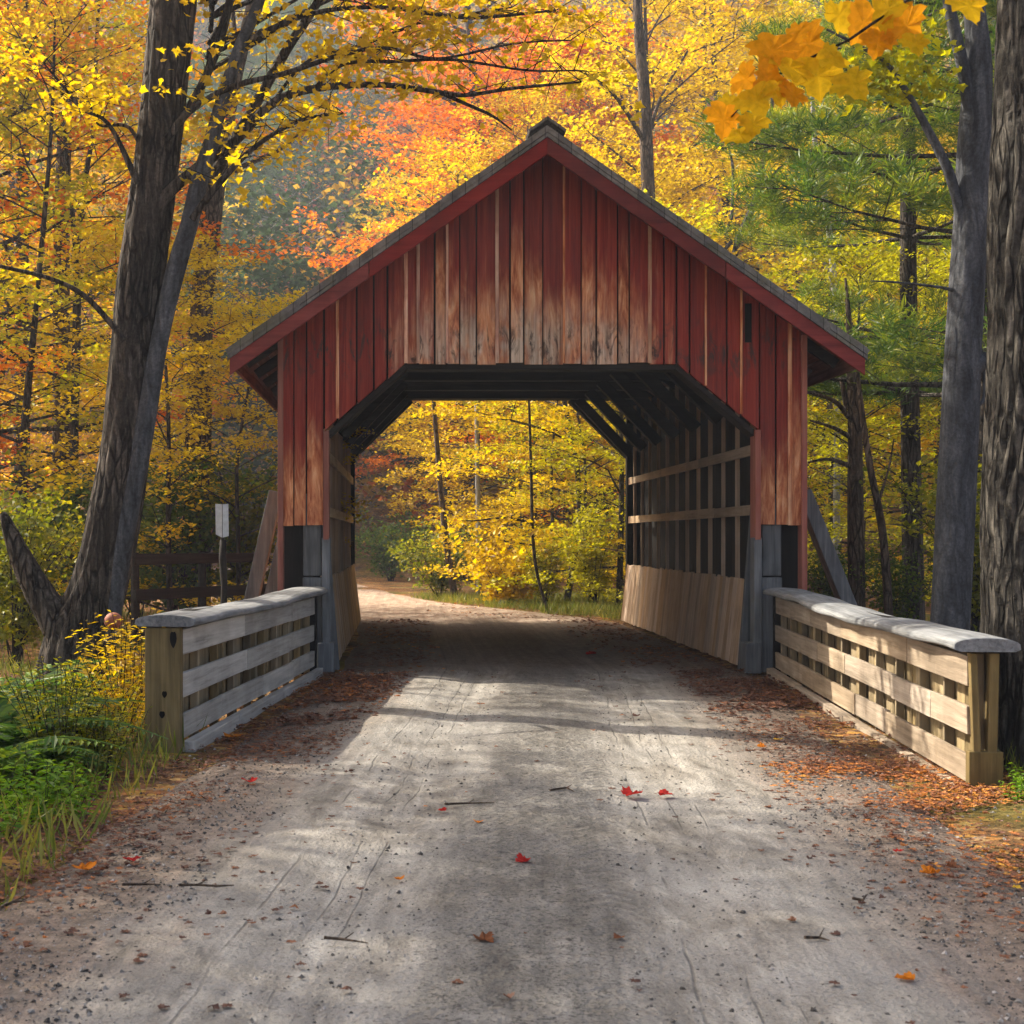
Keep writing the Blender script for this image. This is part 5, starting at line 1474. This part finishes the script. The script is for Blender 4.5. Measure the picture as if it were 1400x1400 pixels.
# ------------------------------------------------------------------ fallen leaves, gravel, twigs
LITTER = leaf_mat('fallen_leaves', [(0, (0.06, 0.03, 0.024)), (.35, (0.13, 0.062, 0.042)), (.6, (0.22, 0.095, 0.05)), (.8, (0.42, 0.15, 0.04)), (1, (0.62, 0.33, 0.05))], .15)
def maple_outline():
    half = [(0.0, 0.0), (.12, -.07), (.30, -.09), (.42, -.03), (.38, .08), (.54, .14), (.66, .30), (.50, .36), (.52, .54), (.34, .52), (.26, .58), (.24, .78), (.12, .84), (0.0, 1.0)]
    return half + [(-x, y) for x, y in reversed(half[1:-1])]
OUT = np.array(maple_outline()); OUT[:, 1] -= .4
def leaf_shapes(c, yaw, tilt, size, rnd, rg):
    """maple leaves lying about: a fan of triangles each"""
    n = len(c); k = len(OUT)
    ring = OUT[None] * size[:, None, None]
    ca, sa = np.cos(yaw)[:, None], np.sin(yaw)[:, None]
    lx, ly = ring[..., 0], ring[..., 1]
    curl = tilt[:, None] * (np.abs(lx) * .9 + .35 * (ly ** 2) / size[:, None]) + rg.normal(0, .05, (n, k)) * size[:, None]
    vx = c[:, None, 0] + lx * ca - ly * sa; vy = c[:, None, 1] + lx * sa + ly * ca; vz = c[:, None, 2] + curl
    v = np.concatenate([np.stack([vx, vy, vz], -1), c[:, None, :]], 1)
    i = np.arange(k); tri = np.stack([np.full(k, k), i, (i + 1) % k], -1)
    tris = (tri[None] + (np.arange(n) * (k + 1))[:, None, None]).reshape(-1, 3)
    return v.reshape(-1, 3), tris, np.repeat(rnd, k + 1)
def road_z(x, y):
    c, w = road_interp(y)
    on = np.abs(x - c) < w * .95
    return np.where(on, 0.022 + np.interp(y, [-6, 44, 52, 60], [0, 0, .5, 1.8]), ground_h(x, y) + .012)
def litter():
    rg = np.random.default_rng(44)
    P_, rn = [], []
    def band(n, y0, y1, u0, u1, bias=0.0):
        y = rg.uniform(y0, y1, n); u = u0 + (u1 - u0) * rg.beta(2, 2, n)
        clump = np.sin(y * 1.9 + u * 2) + np.sin(y * 4.3 - u * 5) + rg.normal(0, .8, n)
        k = clump > -.5
        P_.append(np.stack([u + .29 + .1035 * (np.minimum(y, 14) - 3.9), y], -1)[k]); rn.append(np.clip(rg.beta(1.5, 2.2, n) + bias, 0, 1)[k])
    band(3600, 8.5, 14.0, -2.15, -1.15)
    band(1300, 5.0, 9.0, -2.6, -1.45)
    band(4000, 8.0, 14.0, 1.2, 2.35)
    band(1500, 5.4, 8.6, 1.35, 3.0, .08)
    band(3400, 6.9, 8.2, 1.2, 2.85, .45)  # dense orange leaves, tones brightened to stand for a sunlit strip
    band(130, 3.6, 14, -1.6, 1.7); band(420, 3.4, 9, -1.9, -.7, -.1); band(420, 3.4, 9, .8, 1.9, -.1); band(4200, 4.6, 8.4, 1.5, 3.1, .12); band(2600, 4.4, 8.5, -2.7, -1.45)
    band(1500, 14, 22.4, -2.0, -.9); band(1700, 14, 22.4, .8, 2.1)
    band(2600, 22.5, 34, -1.2, 4.5, .2)
    band(6000, 5, 14, -6, -1.6); band(4500, 6, 14, 2.0, 6)
    p = np.concatenate(P_); rn_ = np.concatenate(rn); n = len(p)
    near = p[:, 1] < 10
    s = np.where(near, rg.uniform(.012, .034, n), rg.uniform(.022, .055, n))
    z = road_z(p[:, 0], p[:, 1]) + rg.uniform(0, .02, n)
    v, q, r = leaf_shapes(np.column_stack([p, z]), rg.uniform(0, 6.28, n), rg.normal(.15, .35, n), s, rn_, rg)
    stuff(link('leaf_litter', np_mesh('leaf_litter', v, q, LITTER, rnd=r)))
litter()

def gravel():
    rg = np.random.default_rng(33)
    n = 42000
    y = 3.2 + 10.8 * rg.random(n) ** 1.6
    which = rg.random(n)
    u = np.where(which < .42, rg.normal(0.02, .20, n), np.where(which < .55, rg.uniform(-1.5, 1.5, n), np.where(which < .78, rg.normal(1.6, .40, n), rg.normal(-1.55, .40, n))))
    x = u + .29 + .1035 * (y - 3.9)
    s = .0024 + .0085 * rg.random(n) ** 5 + np.where(which > .5, .0015, 0)
    base = np.array([(1, 0, 0), (-.5, .87, 0), (-.5, -.87, 0), (.2, .5, .55), (-.55, -.1, .6), (.45, -.45, .5), (0, 0, .8)], float)
    tri = np.array([(0, 1, 3), (1, 4, 3), (1, 2, 4), (2, 5, 4), (2, 0, 5), (0, 3, 5), (3, 4, 6), (4, 5, 6), (5, 3, 6)])
    a = rg.uniform(0, 6.28, n); ca, sa = np.cos(a)[:, None], np.sin(a)[:, None]
    b = base[None] * s[:, None, None] * rg.uniform(.65, 1.35, (n, 7, 3))
    v = np.stack([x[:, None] + b[..., 0] * ca - b[..., 1] * sa, y[:, None] + b[..., 0] * sa + b[..., 1] * ca, road_z(x, y)[:, None] - .001 + b[..., 2]], -1)
    t = (tri[None] + (np.arange(n) * 7)[:, None, None]).reshape(-1, 3)
    M = Mat('gravel_stone')
    r = M.attr('rnd')
    M.finish(M.ramp(r, [(0, (.03, .028, .027)), (.4, (.09, .083, .076)), (.8, (.20, .19, .175)), (1, (.36, .34, .32))]), .9)
    stuff(link('gravel', np_mesh('gravel', v.reshape(-1, 3), t, M.m, rnd=np.repeat(rg.random(n), 7))))
gravel()

def solid_leaf_mat(name, col, trans=.3):
    M = Mat(name)
    o = M.obj()
    n1 = M.noise(o, 40, 4, .6)
    c = M.mix(M.maprange(n1, .4, .7, 0, .5), col, tuple(q * .5 for q in col))
    d = M.n('BsdfDiffuse', {'Color': c}).outputs[0]; t = M.n('BsdfTranslucent', {'Color': c}).outputs[0]
    M.nt.links.new(M.n('MixShader', {0: trans, 1: d, 2: t}).outputs[0], M.out.inputs[0])
    return M.m
LM = {'red': solid_leaf_mat('fallen_red', (.42, .035, .03)), 'orange': solid_leaf_mat('fallen_orange', (.60, .20, .025)), 'brown': solid_leaf_mat('fallen_brown', (.20, .085, .045)), 'yellow': solid_leaf_mat('fallen_yellow', (.62, .40, .05))}
rg = np.random.default_rng(8)
ground_px = lambda py: F * EYE / (py - VY)
for px, py, sz, c, lab in (
    (714, 1190, 22, 'red', 'small russet leaf in the middle of the road below centre'),
    (663, 1299, 30, 'brown', 'dark red curled leaf in the gravel strip near the front'),
    (545, 1214, 14, 'orange', 'little orange leaf left of the gravel strip'),
    (654, 1134, 12, 'orange', 'tiny orange leaf at the left edge of the gravel strip'),
    (604, 1118, 12, 'red', 'tiny red leaf beside the twig on the left track'),
    (865, 1095, 30, 'red', 'dark red leaf beside the twig right of the gravel strip'),
    (910, 1095, 22, 'red', 'red leaf to the right of the dark red leaf'),
    (1227, 1174, 15, 'red', 'bright red leaf on the right shoulder'),
    (1270, 1206, 28, 'orange', 'large upright orange leaf on the right shoulder'),
    (1303, 1198, 20, 'brown', 'tan leaf just right of the large orange leaf'),
    (1390, 1226, 16, 'yellow', 'yellow leaf at the right edge of the picture'),
    (1238, 1354, 26, 'orange', 'orange leaf near the bottom right of the road'),
    (845, 1296, 16, 'brown', 'brown leaf near the front right of the gravel strip'),
    (1042, 1029, 14, 'orange', 'orange leaf on the right verge, higher one'),
    (1064, 1018, 12, 'yellow', 'yellow leaf on the right verge beside the orange one'),
    (342, 1078, 20, 'red', 'red leaf on the left track below the left railing'),
    (180, 1187, 22, 'red', 'crimson leaf on the left shoulder'),
    (113, 1200, 34, 'orange', 'orange brown leaf on the left shoulder'),
    (220, 1118, 22, 'brown', 'brown leaf at the left road edge beside the ferns'),
    (808, 898, 14, 'red', 'small red leaf on the dark bridge floor'),
    (320, 1008, 26, 'orange', 'orange leaf in the litter beside the left end post')):
    Y = ground_px(py); x = X(px, Y)
    s = sz * Y / F * .95
    v, t, r = leaf_shapes(np.array([[0, 0, 0.006]]), np.array([rg.uniform(0, 6.28)]), np.array([rg.uniform(.3, .8)]), np.array([s]), np.array([.5]), rg)
    o = link('fallen_leaf', np_mesh('fallen_leaf', v, t, LM[c], rnd=r)); o.location = (x, Y, float(road_z(np.array(x), np.array(Y))) + .004)
    tag(o, lab, 'leaf', 'fallen leaves on the road')
for pts, lab in (([(608, 1112), (640, 1110), (676, 1108)], 'thin twig on the left track beside a tiny red leaf'),
                 ([(443, 1298), (470, 1299), (503, 1304)], 'dark straight twig near the front left'),
                 ([(1100, 1301), (1120, 1299), (1134, 1304)], 'short twig near the front right'),
                 ([(167, 1225), (195, 1222), (220, 1224)], 'pale stick on the left shoulder'),
                 ([(244, 1227), (270, 1226), (296, 1225), (320, 1224)], 'dark knobbly stick right of the pale stick'),
                 ([(0, 1255), (18, 1250), (36, 1248)], 'stick at the left edge of the picture'),
                 ([(752, 1090), (775, 1087), (785, 1092)], 'twig among leaves at the right of the gravel strip'),
                 ([(1166, 1242), (1180, 1246), (1184, 1240)], 'crooked twig on the right track')):
    m = MB()
    w0 = [Vector((X(a, ground_px(b)), ground_px(b), 0)) for a, b in pts]
    o0 = w0[0].copy()
    q = [(p.x - o0.x, p.y - o0.y, .012 + random.uniform(0, .012)) for p in w0]
    m.tube(q, [.006] + [.005] * (len(q) - 2) + [.002], 6)
    if len(pts) > 2: m.tube([q[1], (q[1][0] + .03, q[1][1] + random.uniform(.02, .06), q[1][2] + .012)], [.003, .0015], 5)
    o = m.build('twig', BARK_BROWN, None); o.location = (o0.x, o0.y, .022)
    tag(o, lab, 'twig', 'twigs on the road')

# ------------------------------------------------------------------ maple spray hanging in front, top right
HY = 4.6
hb = P(1310, -40, HY)
spray_t = thing('maple_branch', 'close maple twig hung with large yellow orange leaves at the top right', 'branch', tuple(hb))
tw = MB()
tw_pts = [P(1380, -90, HY), P(1290, -30, HY), P(1225, 10, HY - .02), P(1160, 55, HY), P(1095, 85, HY + .02), P(1040, 115, HY), P(1000, 160, HY)]
tw.tube([tuple(p - hb) for p in tw_pts], [.007, .006, .005, .0045, .004, .003, .002], 6)
tw.tube([tuple(P(1310, -60, HY) - hb), tuple(P(1318, -10, HY) - hb)], [.004, .002], 5)
tw.build('twig', TWIG, spray_t, smooth=True)
HL = {'y': solid_leaf_mat('hanging_yellow', (.74, .48, .015), .55), 'o': solid_leaf_mat('hanging_orange', (.74, .33, .012), .55)}
for px, py, sz, ang, c in ((990, 165, 58, 185, 'o'), (1012, 185, 46, 160, 'y'), (1035, 138, 50, 150, 'y'), (1055, 70, 60, 200, 'o'), (1080, 92, 62, 190, 'y'), (1050, 112, 52, 230, 'o'),
                           (1118, 104, 70, 172, 'y'), (1168, 116, 58, 160, 'y'), (1105, 60, 55, 120, 'o'), (1180, 32, 66, 205, 'o'), (1240, 36, 62, 150, 'o'), (1215, 12, 52, 90, 'y'), (1325, 8, 62, 178, 'y'), (1148, 20, 46, 30, 'y'), (1085, 130, 40, 205, 'o'), (1000, 140, 44, 90, 'y'), (1065, 128, 44, 160, 'y'), (1095, 40, 48, 60, 'o'), (1140, 78, 50, 140, 'y'), (1030, 170, 40, 190, 'y'), (1252, 60, 40, 170, 'y'), (1200, 60, 44, 190, 'o'), (1020, 108, 44, 110, 'o')):
    s = sz * HY / F * 0.86
    c3 = P(px, py, HY + random.uniform(-.07, .07)) - hb
    k = len(OUT)
    yaw = R(ang) + random.uniform(-.2, .2)
    tip1, tip2 = random.uniform(-.6, .6), random.uniform(-.7, .7)
    Mx = Matrix.Rotation(tip1, 3, 'Z') @ Matrix.Rotation(tip2, 3, 'X') @ Matrix.Rotation(yaw, 3, 'Y')
    vs = []
    for lx, ly in OUT:
        vs.append(tuple(c3 + Mx @ Vector((lx * s * 1.15, .10 * s * abs(lx) * 1.5 + .06 * s * math.sin(lx * 9 + ly * 7), ly * s))))
    vs.append(tuple(c3))
    fs = [(k, i, (i + 1) % k) for i in range(k)]
    lm = MB(); lm.add(vs, fs, random.random())
    ob = lm.build('leaf', HL[c], spray_t)

# ------------------------------------------------------------------ the hazy air of the wood
hz = MB(); hz.box(-330, 330, -310, 430, -8, 110)
M = Mat('haze_air')
pv = M.n('VolumePrincipled', {'Color': (0.80, 0.88, 1.0), 'Density': 0.0014, 'Anisotropy': 0.3})
M.nt.links.new(pv.outputs[0], M.out.inputs['Volume'])
stuff(hz.build('haze', M.m))
